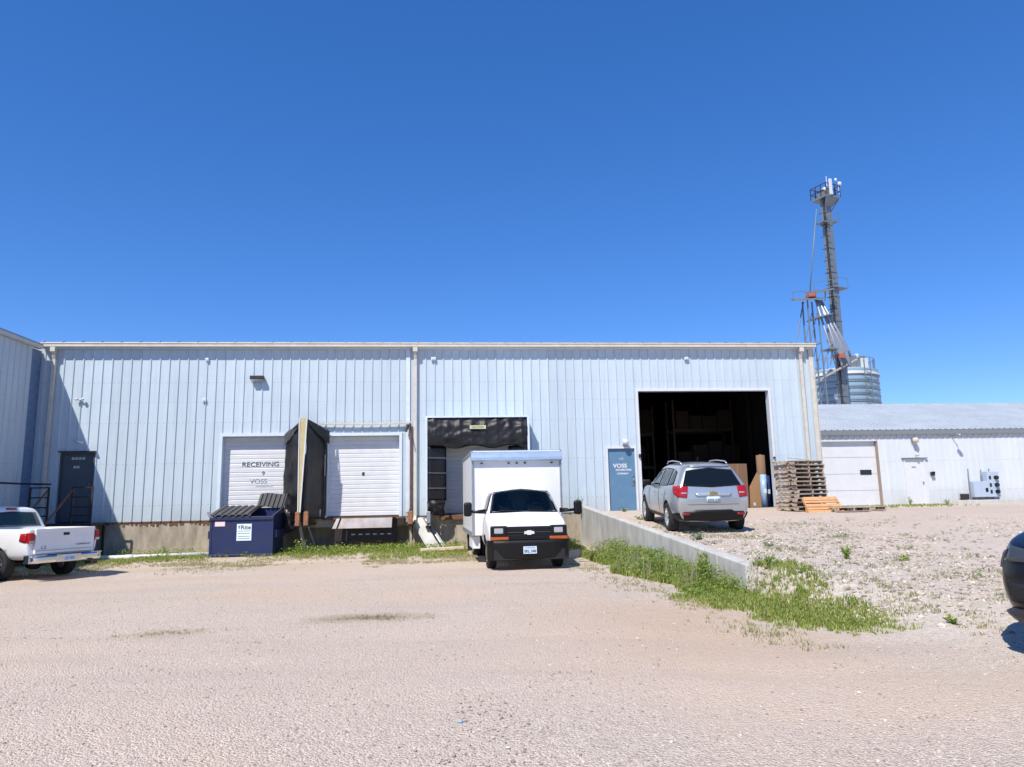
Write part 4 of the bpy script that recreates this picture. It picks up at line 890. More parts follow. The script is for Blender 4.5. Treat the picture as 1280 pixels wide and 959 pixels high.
# ---------------- silver crossover
def crossover(name, loc, rz_, paint, label, tilt=0.):
    t = empty(name, loc, rz_, label, 'car'); t.rotation_euler = (0, -tilt, rz_)
    def st(xl, xm, xb, xt, wC, wD, wE, wG, wH, zB, zC, zD, zE, zG, zH, zI):
        return [(xl, 0, zB), (xl, wC*.8, zB), (xl, wC, zC), (xm, wD, zD), (xb, wE, zE), (xb, wE-.035, zE+.05), (xt, wG, zG), (xt, wH, zH), (xt, 0, zI)]
    R_ = [st(-.84, -.93, -.87, -.62, .70, .76, .73, .55, .46, .30, .36, .72, 1.08, 1.50, 1.58, 1.62),
          st(-.82, -.90, -.84, -.56, .80, .87, .83, .61, .52, .29, .36, .72, 1.09, 1.53, 1.615, 1.645),
          st(-.60, -.62, -.60, -.30, .87, .925, .885, .645, .55, .26, .34, .74, 1.09, 1.56, 1.65, 1.68),
          st(-.05, -.05, -.05, .0, .89, .935, .90, .66, .55, .24, .32, .74, 1.06, 1.58, 1.665, 1.70),
          st(.7, .7, .7, .7, .88, .925, .90, .665, .55, .23, .31, .74, 1.03, 1.58, 1.67, 1.71),
          st(1.5, 1.5, 1.5, 1.35, .88, .92, .895, .66, .54, .23, .31, .74, 1.01, 1.56, 1.65, 1.69),
          st(2.1, 2.1, 2.1, 1.80, .88, .92, .89, .64, .52, .23, .31, .74, 1.00, 1.48, 1.57, 1.61),
          st(2.65, 2.65, 2.6, 2.45, .89, .93, .88, .68, .50, .23, .31, .72, .99, 1.10, 1.15, 1.17),
          st(3.1, 3.1, 3.1, 2.95, .89, .93, .86, .66, .45, .24, .32, .70, .96, 1.05, 1.09, 1.11),
          st(3.55, 3.55, 3.5, 3.35, .82, .87, .80, .62, .4, .24, .32, .66, .88, .96, 1.0, 1.02),
          st(3.72, 3.78, 3.70, 3.55, .66, .72, .66, .52, .34, .26, .34, .60, .82, .90, .93, .95)]
    LENS = 'smokedlens' if paint == 'carblack' else 'clearlens'
    me = loft_mesh(R_); wr = .405; wells = [(0, .37), (2.86, .37)]
    bv = bvh_of(me)
    me = cut(me, [cyl_mesh(x_, .37, wr, y0, y1) for x_ in (0, 2.86) for y0, y1 in ((.60, 1.2), (-1.2, -.60))], None)
    body = body_obj('body', me, paint, t, wells, wr)
    def P(view, bot, top, nm, m_, par=t, **k): return panel(bv, view, bot, top, nm, m_, par, **k)
    rear = P('B', [(-.70, 1.135), (0, 1.10), (.70, 1.135)], [(-.55, 1.50), (0, 1.56), (.55, 1.50)], 'rear_window', 'glass', nu=16, nv=8)
    P('B', [(-.22, 1.125), (.24, 1.145)], [(-.22, 1.135), (.24, 1.16)], 'wiper', 'blackplastic', nu=8, nv=1, off=.02)
    P('B', [(-.50, 1.575), (.50, 1.575)], [(-.46, 1.60), (.46, 1.60)], 'rear_spoiler', paint, nu=12, nv=2, off=.03, depth=.05)
    for s, v in ((1, 'L'), (-1, 'R')):
        P(v, [(-.52, 1.17), (-.06, 1.13)], [(-.36, 1.46), (-.10, 1.52)], 'side_window', 'glass', nu=6, nv=6)
        P(v, [(.0, 1.12), (.86, 1.08)], [(.02, 1.53), (.84, 1.55)], 'side_window', 'glass', nu=10, nv=6)
        P(v, [(.94, 1.08), (2.12, 1.07)], [(.92, 1.55), (1.70, 1.46)], 'side_window', 'glass', nu=12, nv=6)
        for xx in (.90, ): P(v, [(xx-.006, .40), (xx+.006, .40)], [(xx-.006, 1.05), (xx+.006, 1.05)], 'door_seam', 'black', nu=1, nv=8, off=.003)
        P(v, [(2.12, .40), (2.132, .40)], [(2.12, 1.0), (2.132, 1.0)], 'door_seam', 'black', nu=1, nv=8, off=.003)
        P(v, [(.36, .55), (.372, .55)], [(.10, 1.02), (.112, 1.02)], 'door_seam', 'black', nu=1, nv=8, off=.003)
        for xx in (.18, 1.12): P(v, [(xx, .90), (xx+.17, .90)], [(xx, .935), (xx+.17, .935)], 'door_handle', paint, nu=3, nv=1, off=.03)
        P(v, [(.42, .28), (2.44, .28)], [(.42, .37), (2.44, .37)], 'sill_cladding', 'blackplastic', nu=8, nv=2, off=.012)
        # tail lamps wrap round the corner
        tl = P('B', [(s*.62, .86), (s*.84, .88)], [(s*.58, 1.12), (s*.80, 1.14)], 'tail_light', 'redlens', nu=8, nv=8, off=.012)
        tl2 = P(v, [(-.87, .89), (-.66, .97)], [(-.83, 1.12), (-.54, 1.15)], 'tail_light_wrap', 'redlens', tl, nu=6, nv=6, off=.012)
        P('B', [(s*.62, .955), (s*.75, .955)], [(s*.62, .985), (s*.75, .985)], 'reversing_light', 'clearlens', tl, nu=4, nv=2, off=.018)
        P('B', [(s*.56, .46), (s*.74, .46)], [(s*.56, .50), (s*.74, .50)], 'reflector', 'redlens', nu=4, nv=2, off=.02)
        # headlamp
        P(v, [(3.25, .74), (3.62, .68)], [(3.15, .86), (3.58, .80)], 'headlight', LENS, nu=6, nv=4, off=.012)
        P(v, [(3.30, .82), (3.40, .81)], [(3.22, .86), (3.36, .85)], 'side_marker', 'redlens', nu=4, nv=3, off=.02)
        rr = MB(); pts = [(-.25, s*.56, 1.65), (-.12, s*.565, 1.70), (.6, s*.57, 1.725), (1.15, s*.555, 1.705), (1.3, s*.55, 1.65)]; rr.tube(pts, .016, 8); rr.build('roof_rail', 'alloy', t)
        mr = MB(); mr.tube([(2.05, s*.86, 1.08), (2.05, s*1.0, 1.12)], .03, 8); mr.build('mirror_arm', 'blackplastic', t)
        mh = MB(); mh.box(1.93, 2.10, s*.98-.09, s*.98+.12 if s > 0 else s*.98+.09, 1.06, 1.22); mh.build('mirror', paint if paint != 'silver' else 'blackplastic', t, bevel=.04)
        for x_ in (0, 2.86): wheel(t, x_, s*.80, .355, .235, s)
    for s in (1, -1):
        hl = P('F', [(s*.38, .74), (s*.70, .74)], [(s*.40, .83), (s*.68, .87)], 'headlight', LENS, nu=8, nv=4, off=.012)
        P('F', [(s*.40, .40), (s*.66, .42)], [(s*.42, .56), (s*.66, .58)], 'fog_recess', 'black', nu=6, nv=3, off=.008)
    P('F', [(-.34, .62), (.34, .62)], [(-.36, .80), (.36, .80)], 'grille', 'blackplastic', nu=10, nv=4, off=.01)
    P('F', [(-.36, .38), (.36, .38)], [(-.38, .54), (.38, .54)], 'lower_intake', 'black', nu=10, nv=3, off=.008)
    P('F', [(-.68, .30), (0, .27), (.68, .30)], [(-.70, .36), (0, .34), (.70, .36)], 'lip_spoiler', 'greyplastic', nu=16, nv=2, off=.05, depth=.08)
    P('B', [(-.70, .33), (0, .31), (.70, .33)], [(-.72, .53), (-.50, .535), (-.42, .575), (.42, .575), (.50, .535), (.72, .53)], 'bumper_cladding', 'blackplastic', nu=20, nv=4, off=.015)
    for s, v in ((1, 'L'), (-1, 'R')): P(v, [(-.86, .34), (-.42, .33)], [(-.88, .52), (-.45, .47)], 'corner_cladding', 'blackplastic', nu=8, nv=4, off=.012)
    P('B', [(-.40, .90), (.40, .90)], [(-.44, .955), (0, .985), (.44, .955)], 'tailgate_trim', 'chrome' if paint != 'silver' else 'alloy', nu=12, nv=3, off=.02)
    P('B', [(-.60, .70), (.60, .70)], [(-.60, .706), (.60, .706)], 'tailgate_seam', 'black', nu=12, nv=1, off=.004)
    P('B', [(-.60, .82), (.60, .82)], [(-.60, .823), (.60, .823)], 'tailgate_crease', 'greyink', nu=12, nv=1, off=.002)
    pl = P('B', [(-.16, .76), (.16, .76)], [(-.16, .885), (.16, .885)], 'number_plate', 'plate', nu=4, nv=2, off=.012)
    text('DKR 418', .075, 'ink', pl, (-.965, 0, .79), Matrix.Rotation(-math.pi/2, 4, 'Z') @ FACE, sx=1)
    bowtie(t, 'gold', Matrix.Translation((-.955, 0, .965)) @ Matrix.Rotation(-math.pi/2, 4, 'Z') @ FACE, .8)
    P('T', [(2.35, -.55), (2.35, .55)], [(1.80, -.52), (1.80, .52)], 'windscreen', 'glass', nu=12, nv=6)
    MB().tube([(.0, .1, 1.70), (-.1, .1, 1.82)], .012, 6).build('antenna', 'blackplastic', t)
    return t
SY = (17.5, 21.3)
hd_ = math.atan2(1.0, .085)           # heading of +x axis
cx_, cy_ = 6.42, 17.6
zr_ = gz(6.4, 17.6); zf_ = gz(6.6, 20.4)
suv = crossover('crossover', (cx_, cy_, zr_-.0), hd_, 'silver', 'silver crossover parked facing the big open doorway', math.atan2(zf_-zr_, 2.86))

# ---------------- black car nose on the right edge
fx, fy = -.95, -.30; hd2 = math.atan2(fy, fx); fl = math.hypot(fx, fy); fx /= fl; fy /= fl
corner = Vector((5.60, 6.98)); rv = Vector((fy, -fx))
org = corner - Vector((fx, fy))*3.62*1.12 - rv*.80*1.12
blk = crossover('parked_car', (org.x, org.y, gz(5.7, 6.4)-.0), hd2, 'carblack', 'black car nose cut off by the right edge of the photo', 0.01); blk.scale = (1.12, 1.12, 1.18)

# ---------------- box truck
def box_truck(loc, rz_):
    t = empty('box_truck', loc, rz_, 'white box truck backed up to the padded dock door', 'truck')
    def st(x, xh, wC, wE, wG, zB, zD, zE, zG, zI, wI=.5):
        return [(x, 0, zB), (x, wC*.85, zB), (x, wC, zB+.08), (x, wE+.01, zD), (x, wE, zE), (xh, wE-.05, zE+.06), (xh, wG, zG), (xh, wI, zI-.01), (xh, 0, zI)]
    R_ = [st(-2.1, -2.1, .95, .97, .80, .50, .85, 1.28, 1.93, 2.06, .55),
          st(-2.0, -2.0, .96, .98, .80, .48, .85, 1.28, 1.94, 2.08, .55),
          st(-1.6, -1.6, .97, .99, .80, .45, .85, 1.28, 1.93, 2.07, .55),
          st(-1.35, -1.32, .97, .99, .78, .45, .85, 1.28, 1.86, 2.00, .55),
          st(-.95, -.82, .97, .99, .85, .45, .85, 1.24, 1.345, 1.39, .6),
          st(-.72, -.62, .97, .985, .86, .45, .82, 1.17, 1.25, 1.30, .6),
          st(-.35, -.30, .95, .975, .86, .44, .80, 1.08, 1.14, 1.18, .6),
          st(-.14, -.14, .90, .94, .84, .44, .78, 1.02, 1.07, 1.10, .6),
          st(-.08, -.10, .86, .90, .80, .46, .77, .98, 1.02, 1.04, .55)]
    me = loft_mesh(R_, bulF=.07); bv = bvh_of(me); wr = .44
    hole = MB().prism([(.1, -.845, 1.345), (.1, 0, 1.37), (.1, .845, 1.345), (.1, .71, 1.862), (.1, 0, 1.93), (.1, -.71, 1.862)], (-2.0, 0, 0))
    hm = bpy.data.meshes.new('c'); hm.from_pydata(hole.v, [], hole.f)
    bm = bmesh.new(); bm.from_mesh(hm); bmesh.ops.recalc_face_normals(bm, faces=bm.faces); bm.to_mesh(hm); bm.free()
    me = cut(me, [cyl_mesh(-.90, .38, wr, y0, y1) for y0, y1 in ((.66, 1.3), (-1.3, -.66))]+[hm], None)
    cb = body_obj('cab', me, 'whitepaint', t, [(-.90, .38)], wr); me.materials.append(M['cabin'])
    for p in me.polygons:
        c_ = p.center; 
        if -1.95 < c_.x < -.6 and abs(c_.y) < .86 and 1.33 < c_.z < 1.94:
            ins = (p.normal.z > .9 and c_.z < 1.38) or (p.normal.z < -.5) or (abs(p.normal.y) > .8 and p.normal.y*c_.y < 0) or (c_.x < -1.88 and p.normal.x > .9)
            if ins: p.material_index = 2; p.use_smooth = False
    for s_ in (-.42, .42):
        st_ = MB(); m_ = Matrix.Translation((-1.62, s_, 1.42)) @ Matrix.Rotation(rad(-10), 4, 'Y'); st_.box(-.06, .06, -.22, .22, -.1, .22, m_); st_.box(-.05, .05, -.12, .12, .22, .38, m_); st_.build('seat', 'blackplastic', t, bevel=.04)
    sw = MB(); c0 = Vector((-1.20, .40, 1.42)); sw.tube([c0+Vector((.10*math.cos(a)*.5, .19*math.sin(a), .16*math.cos(a))) for a in [2*math.pi*k/20 for k in range(21)]], .014, 6, cap=False); sw.build('steering_wheel', 'blackplastic', t)
    MB().box(-.98, -.78, -.80, .80, 1.335, 1.385).build('dashboard', 'cabin', t, bevel=.02)
    def P(view, bot, top, nm, m_, par=t, **k): return panel(bv, view, bot, top, nm, m_, par, **k)
    P('F', [(-.86, 1.335), (0, 1.36), (.86, 1.335)], [(-.72, 1.87), (0, 1.94), (.72, 1.87)], 'windscreen', 'windscreen', nu=16, nv=8, off=.005, depth=.004)
    for a in (-.62, .10): P('F', [(a, 1.375), (a+.5, 1.365)], [(a, 1.40), (a+.5, 1.378)], 'wiper', 'blackplastic', nu=8, nv=1, off=.02)
    for s, v in ((1, 'L'), (-1, 'R')):
        P(v, [(-1.95, 1.36), (-1.02, 1.38)], [(-1.90, 1.84), (-1.38, 1.84)], 'side_window', 'glass', nu=8, nv=5)
        P(v, [(-2.02, .55), (-2.01, .55)], [(-2.02, 1.3), (-2.01, 1.3)], 'door_seam', 'black', nu=1, nv=6, off=.003)
        P(v, [(-1.22, .75), (-1.21, .75)], [(-1.02, 1.3), (-1.01, 1.3)], 'door_seam', 'black', nu=1, nv=6, off=.003)
        # lamp cluster
        bez = MB().box(-.14, .035, s*.72-.20, s*.72+.20, .72, 1.05).build('lamp_bezel', 'blackplastic', t, bevel=.03)
        MB().box(.0, .05, s*.72-.12, s*.72+.10, .87, 1.0).build('headlight', 'clearlens', t, bevel=.02)
        MB().box(-.10, .052, s*.71-.22, s*.71+.22, .715, .795).build('turn_signal', 'amber', t, bevel=.02)
        am = MB(); am.tube([(-1.0, s*.95, 1.36), (-.92, s*1.12, 1.37), (-.92, s*1.32, 1.39)], .035, 8); am.tube([(-1.0, s*.95, 1.42), (-.92, s*1.15, 1.40)], .025, 8); am.build('mirror_arm', 'blackplastic', t)
        mh = MB().box(-.98, -.82, s*1.40-.10, s*1.40+.10, 1.27, 1.62).build('mirror', 'blackplastic', t, bevel=.05)
        MB().box(-.992, -.98, s*1.40-.08, s*1.40+.08, 1.30, 1.59).build('mirror_glass', 'chrome', mh)
        wheel(t, -.90, s*.83, .375, .22, s, 'alloy', 8, .56)
        wheel(t, -4.45, s*.93, .375, .22, s, 'alloy', 8, .56); wheel(t, -4.45, s*.68, .375, .22, s, 'alloy', 8, .56)
    # grille
    gr = MB(); gr.box(-.12, .02, -.54, .54, .70, 1.03)
    gr.build('grille', 'blackplastic', t, bevel=.02)
    gs = MB(); [gs.box(.02, .028, -.52, .52, z, z+.012) for z in (.74, .78, .82, .94, .98)]; gs.build('grille_slat', 'black', t)
    MB().box(.02, .036, -.52, .52, .885, .905).build('grille_bar', mat('gridgrey', (.05, .05, .055), .4), t)
    bowtie(t, 'badgesilver', Matrix.Translation((.038, 0, .885)) @ Matrix.Rotation(math.pi/2, 4, 'Z') @ FACE, .95)
    # bumper
    bp = MB()
    prof = [(-.35, .99), (-.12, .985), (.05, .86), (.10, .6), (.11, 0)]
    def bum(u, v):
        s = -1 if u < .5 else 1; q_ = abs(u-.5)*2; k = (1-q_)*(len(prof)-1); i = min(int(k), len(prof)-2); f = k-i
        a, b = prof[i], prof[i+1]; x_ = a[0]+(b[0]-a[0])*f; y_ = (a[1]+(b[1]-a[1])*f)*s
        return (x_-.06*(1-v)**2+.0, y_, .25+.46*v)
    bp.grid(bum, 32, 6, (-.06, 0, 0)); bp.build('bumper', 'blackplastic', t)
    MB().box(-.2, .05, -.85, .85, .26, .5).build('valance', 'black', t)
    pl = MB().box(.11, .122, -.16, .16, .40, .57).build('number_plate', 'plate', t)
    text('SKL 348', .088, 'ink', pl, (.124, 0, .43), Matrix.Rotation(math.pi/2, 4, 'Z') @ FACE, sx=.95, bold=.002)
    MB().box(.1225, .124, -.12, .12, .525, .555).build('plate_band', 'bluewrap', pl)
    # cargo body
    bx0, bx1, hw, zb, zt = -6.15, -1.98, 1.22, .74, 2.97
    c = MB(); c.box(bx0, bx1-.02, -hw, hw, zb, zt); c.build('cargo_box', 'boxwhite', t, bevel=.02)
    cp = MB(); pr = [(bx1-.02, 2.70), (bx1+.10, 2.70)]+[(bx1-.16+.28*math.cos(a), 2.72+.27*math.sin(a)) for a in [rad(d) for d in range(0, 91, 15)]]+[(bx1-.5, 2.992), (bx1-.5, 2.97)]
    cp.prism([(a, -hw-.012, b) for a, b in pr], (0, 2*hw+.024, 0)); cp.build('nose_cap', 'boxcap', t)
    fr = MB(); fr.box(bx1-.019, bx1+.02, -hw, -hw+.05, zb, 2.70); fr.box(bx1-.019, bx1+.02, hw-.05, hw, zb, 2.70); fr.box(bx0, bx1, -hw-.015, -hw+.03, zt-.08, zt+.012); fr.box(bx0, bx1, hw-.03, hw+.015, zt-.08, zt+.012); fr.box(bx0, bx1, -hw-.012, -hw+.02, zb-.02, zb+.10); fr.box(bx0, bx1, hw-.02, hw+.012, zb-.02, zb+.10); build_each(fr, 'edge_trim', 'galv', t)
    rv = MB()
    for k in range(46): rv.box(bx1-.1+.0, bx1-.085, -hw+.05+k*.053, -hw+.065+k*.053, 2.985, 3.0)
    rv.build('rivet_row', 'galv', t)
    for y_ in (-.95, -.22, 0, .22, .95): MB().box(bx1-.02, bx1+.03, y_-.03, y_+.03, 2.62, 2.655).build('marker_light', 'darksteel', t, bevel=.008)
    # toolbox/skirt under box, chassis
    MB().box(-3.5, -2.15, -1.2, -1.0, .40, .72).build('skirt_panel', 'boxwhite', t, bevel=.01); MB().box(-3.5, -2.15, 1.0, 1.2, .40, .72).build('skirt_panel', 'boxwhite', t, bevel=.01)
    ch = MB(); ch.box(-6.1, -.3, -.45, -.35, .50, .70); ch.box(-6.1, -.3, .35, .45, .50, .70); ch.box(-4.5, -4.4, -.8, .8, .32, .44); ch.box(-3, -1.2, -.4, .4, .38, .6); ch.box(-6.2, -6.1, -1.1, 1.1, .45, .6); ch.build('chassis', 'black', t)
    MB().box(-5.2, -5.18, -1.15, -.7, .15, .7).build('mud_flap', 'rubber', t); MB().box(-5.2, -5.18, .7, 1.15, .15, .7).build('mud_flap', 'rubber', t)
    # cab interior silhouettes
    return t
tk = box_truck((2.02, 17.35, gz(2, 18.5)), math.atan2(-1, .03))

# ---------------- white pickup
def pickup(loc, rz_):
    t = empty('pickup_truck', loc, rz_, 'old white compact pickup at the left edge showing its tailgate', 'pickup truck')
    def st(x, wC, wE, wG, zB, zD, zE, zG, zI, wI=.45, xt=None):
        xt = x if xt is None else xt
        return [(x, 0, zB), (x, wC*.85, zB), (x, wC, zB+.08), (x, wE+.02, zD), (x, wE, zE), (xt, wE-.03, zE+.04), (xt, wG, zG), (xt, wI, zI-.01), (xt, 0, zI)]
    # lower body incl. bed block (boxed, then hollowed) and bonnet
    R_ = [st(.13, .78, .79, .74, .48, .78, 1.08, 1.12, 1.13), st(.16, .80, .825, .78, .46, .78, 1.10, 1.145, 1.15), st(.6, .82, .845, .79, .44, .78, 1.10, 1.145, 1.15), st(1.2, .82, .85, .79, .42, .78, 1.10, 1.145, 1.15),
          st(1.95, .82, .845, .79, .40, .78, 1.09, 1.14, 1.145), st(2.6, .82, .845, .79, .38, .78, 1.06, 1.10, 1.11), st(3.35, .82, .845, .78, .38, .76, 1.02, 1.07, 1.09), st(3.9, .82, .845, .76, .38, .74, .99, 1.04, 1.07),
          st(4.5, .82, .83, .72, .38, .70, .93, .98, 1.0), st(4.8, .76, .78, .66, .38, .66, .88, .92, .94), st(4.86, .70, .72, .6, .40, .66, .84, .87, .89)]
    me = loft_mesh(R_, bulR=.0); bv = bvh_of(me); wr = .39; wells = [(1.15, .36), (4.0, .36)]
    me = cut(me, [cyl_mesh(x_, .36, wr, y0, y1) for x_ in (1.15, 4.0) for y0, y1 in ((.58, 1.2), (-1.2, -.58))]+[box_mesh(.2, 1.93, -.72, .72, .72, 1.5)], None)
    body_obj('body', me, 'oldwhite', t, wells, wr)
    # cab
    C_ = [[(1.98, 0, 1.0), (1.98, .78, 1.0), (1.98, .80, 1.08), (2.02, .79, 1.13), (2.16, .66, 1.53), (2.2, .55, 1.60), (2.2, 0, 1.63)],
          [(2.02, 0, 1.0), (2.02, .80, 1.0), (2.02, .81, 1.08), (2.08, .80, 1.13), (2.26, .67, 1.56), (2.3, .56, 1.635), (2.3, 0, 1.66)],
          [(2.6, 0, 1.0), (2.6, .81, 1.0), (2.6, .82, 1.08), (2.6, .80, 1.13), (2.6, .67, 1.57), (2.6, .55, 1.65), (2.6, 0, 1.68)],
          [(3.2, 0, 1.0), (3.2, .81, 1.0), (3.2, .81, 1.07), (3.2, .79, 1.12), (2.98, .66, 1.56), (2.95, .55, 1.63), (2.95, 0, 1.66)],
          [(3.65, 0, .98), (3.65, .78, .98), (3.65, .78, 1.03), (3.65, .76, 1.06), (3.50, .66, 1.14), (3.48, .5, 1.17), (3.48, 0, 1.19)]]
    mc = loft_mesh(C_, bulR=.03, bulF=.02); bc = bvh_of(mc)
    body_obj('cab', mc, 'oldwhite', t)
    panel(bc, 'B', [(-.66, 1.17), (.66, 1.17)], [(-.57, 1.50), (0, 1.53), (.57, 1.50)], 'rear_window', 'glassgreen', t, nu=12, nv=6)
    panel(bc, 'B', [(-.12, 1.565), (.12, 1.565)], [(-.12, 1.60), (.12, 1.60)], 'brake_light', 'redlens', t, nu=4, nv=2, off=.02)
    for s, v in ((1, 'L'), (-1, 'R')):
        panel(bc, v, [(2.25, 1.14), (3.22, 1.12)], [(2.34, 1.53), (2.95, 1.52)], 'side_window', 'glass', t, nu=10, nv=5)
        for x_, z0 in ((2.2, .48), (3.3, .48)): panel(bv, v, [(x_, z0), (x_+.012, z0)], [(x_, 1.05), (x_+.012, 1.05)], 'door_seam', 'black', t, nu=1, nv=6, off=.003)
        panel(bv, v, [(1.955, .45), (1.97, .45)], [(1.955, 1.09), (1.97, 1.09)], 'bed_seam', 'black', t, nu=1, nv=6, off=.003)
        panel(bv, v, [(2.25, .93), (2.4, .93)], [(2.25, .97), (2.4, .97)], 'door_handle', 'blackplastic', t, nu=2, nv=1, off=.02)
        tl = MB().box(.05, .20, s*.765-.055, s*.765+.055, .83, 1.06).build('tail_light', 'redlens', t, bevel=.02)
        MB().box(.045, .06, s*.765-.05, s*.765+.05, .84, .89).build('reversing_light', 'clearlens', tl)
        panel(bv, v, [(.17, .84), (.36, .88)], [(.17, 1.05), (.34, 1.04)], 'tail_light_wrap', 'redlens', tl, nu=5, nv=3, off=.012)
        panel(bv, v, [(4.5, .72), (4.75, .70)], [(4.5, .86), (4.75, .84)], 'headlight', 'clearlens', t, nu=5, nv=3, off=.012)
        for x_ in (1.15, 4.0): wheel(t, x_, s*.72, .345, .23, s, 'alloy', 7, .62)
        mh = MB().box(3.15, 3.3, s*.98-.1, s*.98+.1, 1.08, 1.24).build('mirror', 'blackplastic', t, bevel=.03)
    g = MB(); g.box(.05, .12, -.69, .69, .60, 1.13); g.box(.04, .13, -.69, .69, 1.10, 1.145); tg = g.build('tailgate', 'oldwhite', t, bevel=.015)
    gr = MB(); gr.box(.035, .05, -.66, .66, .66, .663); gr.box(.043, .05, -.695, -.69, .6, 1.13); gr.build('tailgate_gap', 'black', tg)
    MB().box(.035, .05, -.07, .07, .98, 1.04).build('handle', 'black', tg, bevel=.005)
    Rb = Matrix.Rotation(-math.pi/2, 4, 'Z') @ FACE
    text('CHEVROLET', .06, 'ink', tg, (.046, -.42, .74), Rb, sx=1.1); text('LS', .10, 'ink', tg, (.046, .50, .70), Rb, sx=1.3); text('S10', .06, 'ink', tg, (.046, .58, .69), Rb) if False else None
    bp = MB()
    def bum(u, v):
        y_ = -.84+1.68*u; e_ = max(0, abs(u-.5)*2-.86)/.14; return (-.10+.22*e_**2, y_, .40+.16*v+(.0 if abs(y_) < .3 else .0))
    bp.grid(bum, 30, 3, (.06, 0, 0)); bp.box(-.10, .12, -.80, .80, .555, .575); 
    for s in (-1, 1): bp.box(.0, .16, s*.82-.02, s*.82+.02, .40, .575)
    bp.box(-.12, -.10, -.27, .27, .40, .56) ; bp.build('bumper', 'chrome', t)
    B(-.126, -.121, -.50, .50, .56, .58).build('bumper_step', 'blackplastic', t)
    pl = B(-.132, -.122, -.15, .15, .42, .55).build('number_plate', 'plate', t); text('LJT 205', .07, 'ink', pl, (-.134, 0, .45), Rb)
    B(-.15, .1, .25, .35, .28, .34).build('tow_hitch', 'darksteel', t) if False else B(-.2, .1, -.62, -.52, .30, .36).build('exhaust', 'darksteel', t)
    ch = MB(); ch.box(.2, 4.6, -.42, -.34, .38, .5); ch.box(.2, 4.6, .34, .42, .38, .5); ch.box(1.1, 1.2, -.65, .65, .3, .4); ch.lathe([(0, -.14), (.14, -.1), (.14, .1), (0, .14)], 14, 'x', (1.15, 0, .33)); ch.build('chassis', 'black', t)
    return t
PH = math.atan2(.50, -.865)
gc = Vector((-8.84, 18.18))
pk = pickup((gc.x, gc.y, gz(-9.2, 18.3)), PH); pk.scale = (1.03,)*3

# ============================================================ dumpster
t = empty('dumpster', (-6.14, 22.95, gz(-6.1, 23)+.0), rad(-2), 'dark blue steel dumpster with black ribbed lids under the receiving door', 'dumpster')
hw = .93
c = MB(); T = .02
def slab(pts, d): c.prism(pts, d)
slab([(-hw, 0, .04), (hw, 0, .04), (hw, 0, 1.17), (-hw, 0, 1.17)], (0, T, 0)); slab([(-hw, 1.25, .04), (hw, 1.25, .04), (hw, 1.25, 1.45), (-hw, 1.25, 1.45)], (0, T, 0))
for s in (-1, 1): c.prism([(s*hw, 0, .04), (s*hw, 1.27, .04), (s*hw, 1.27, 1.45), (s*hw, 0, 1.17)], (-s*T, 0, 0))
c.box(-hw, hw, 0, 1.27, .03, .06); c.box(-hw-.03, hw+.03, -.05, .03, 1.10, 1.20); c.box(-hw-.02, hw+.02, -.02, .02, .02, .08)
c.box(hw-.05, hw+.02, -.015, .05, .04, 1.12); c.box(-hw-.02, -hw+.05, -.015, .05, .04, 1.12)
for s in (-1, 1): c.bar((s*(hw+.0), -.02, 1.19), (s*(hw+.0), 1.27, 1.46), .06, .05)
c.build('bin_body', 'dumpblue', t, bevel=.006)
fk = MB()
for s in (-1, 1): fk.box(s*hw if s > 0 else -hw-.10, hw+.10 if s > 0 else -hw, .1, 1.15, .55, .78)
build_each(fk, 'fork_pocket', 'dumpblue', t)
kn = MB()
for s in (-1, 1): kn.prism([(s*(hw+.02), 1.2, 1.38), (s*(hw+.02), 1.34, 1.40), (s*(hw+.02), 1.34, 1.55), (s*(hw+.02), 1.2, 1.5)], (s*.03, 0, 0))
kn.prism([(-hw-.03, -.05, 1.16), (-hw+.1, -.05, 1.18), (-hw-.05, -.05, 1.36), (-hw-.12, -.05, 1.34)], (0, .04, 0)); build_each(kn, 'lid_hinge', 'galv', t)
def lid(x0, x1, openang, name='lid'):
    def fn(u, v):
        x_ = x0+(x1-x0)*u; rib = .045*(1 if (u*6) % 1 < .55 else 0); 
        L_ = 1.36*v; a = openang; 
        y_ = 1.27-L_*math.cos(a); z_ = 1.50+L_*math.sin(a)-(.10*v*v if a < .3 else -.0)
        return (x_, y_-rib*math.sin(a) if a > .3 else y_, z_+rib*math.cos(a))
    return MB().grid(fn, 48, 10, (0, .0, -.025), smooth=False).build(name, 'lid', t)
# hinged on the back edge: left lid lies closed and sagging, right lid thrown up against the wall
lid(-hw, .28, math.atan2(-.16, 1.3), 'lid')
def lidR(u, v):
    x_ = .08+.86*u+.10*v; rib = .04*(1 if (u*6) % 1 < .55 else 0)
    return (x_, 1.20+.10*v-rib, 1.46+.44*v-.08*(u*(1-u))*4*v*0+.02*math.sin(u*6))
MB().grid(lidR, 48, 8, (0, .03, 0), smooth=False).build('lid', 'lid', t)
dc = B(-.14, .30, -.012, -.0005, .48, .98).build('label', 'decal', t)
text('Rite', .17, 'ink', dc, (.13, -.014, .82), FACE, sx=1.1, bold=.003)
q = MB(); q.prism([(-.11, -.013, .93), (-.03, -.013, .93), (-.05, -.013, .86), (-.07, -.013, .82)], (0, -.003, 0)); q.box(-.11, .26, -.015, -.013, .76, .775)
for z_ in (.69, .60, .53): q.box(-.10, .25, -.015, -.013, z_, z_+.018)
q.build('label_print', 'greyink', dc)
text('641-555-0142', .07, 'greyink', dc, (.08, -.014, .64), FACE) if False else None
B(-.80, -.50, -.012, -.0005, .92, 1.06).build('warning_sticker', 'decalpink', t)

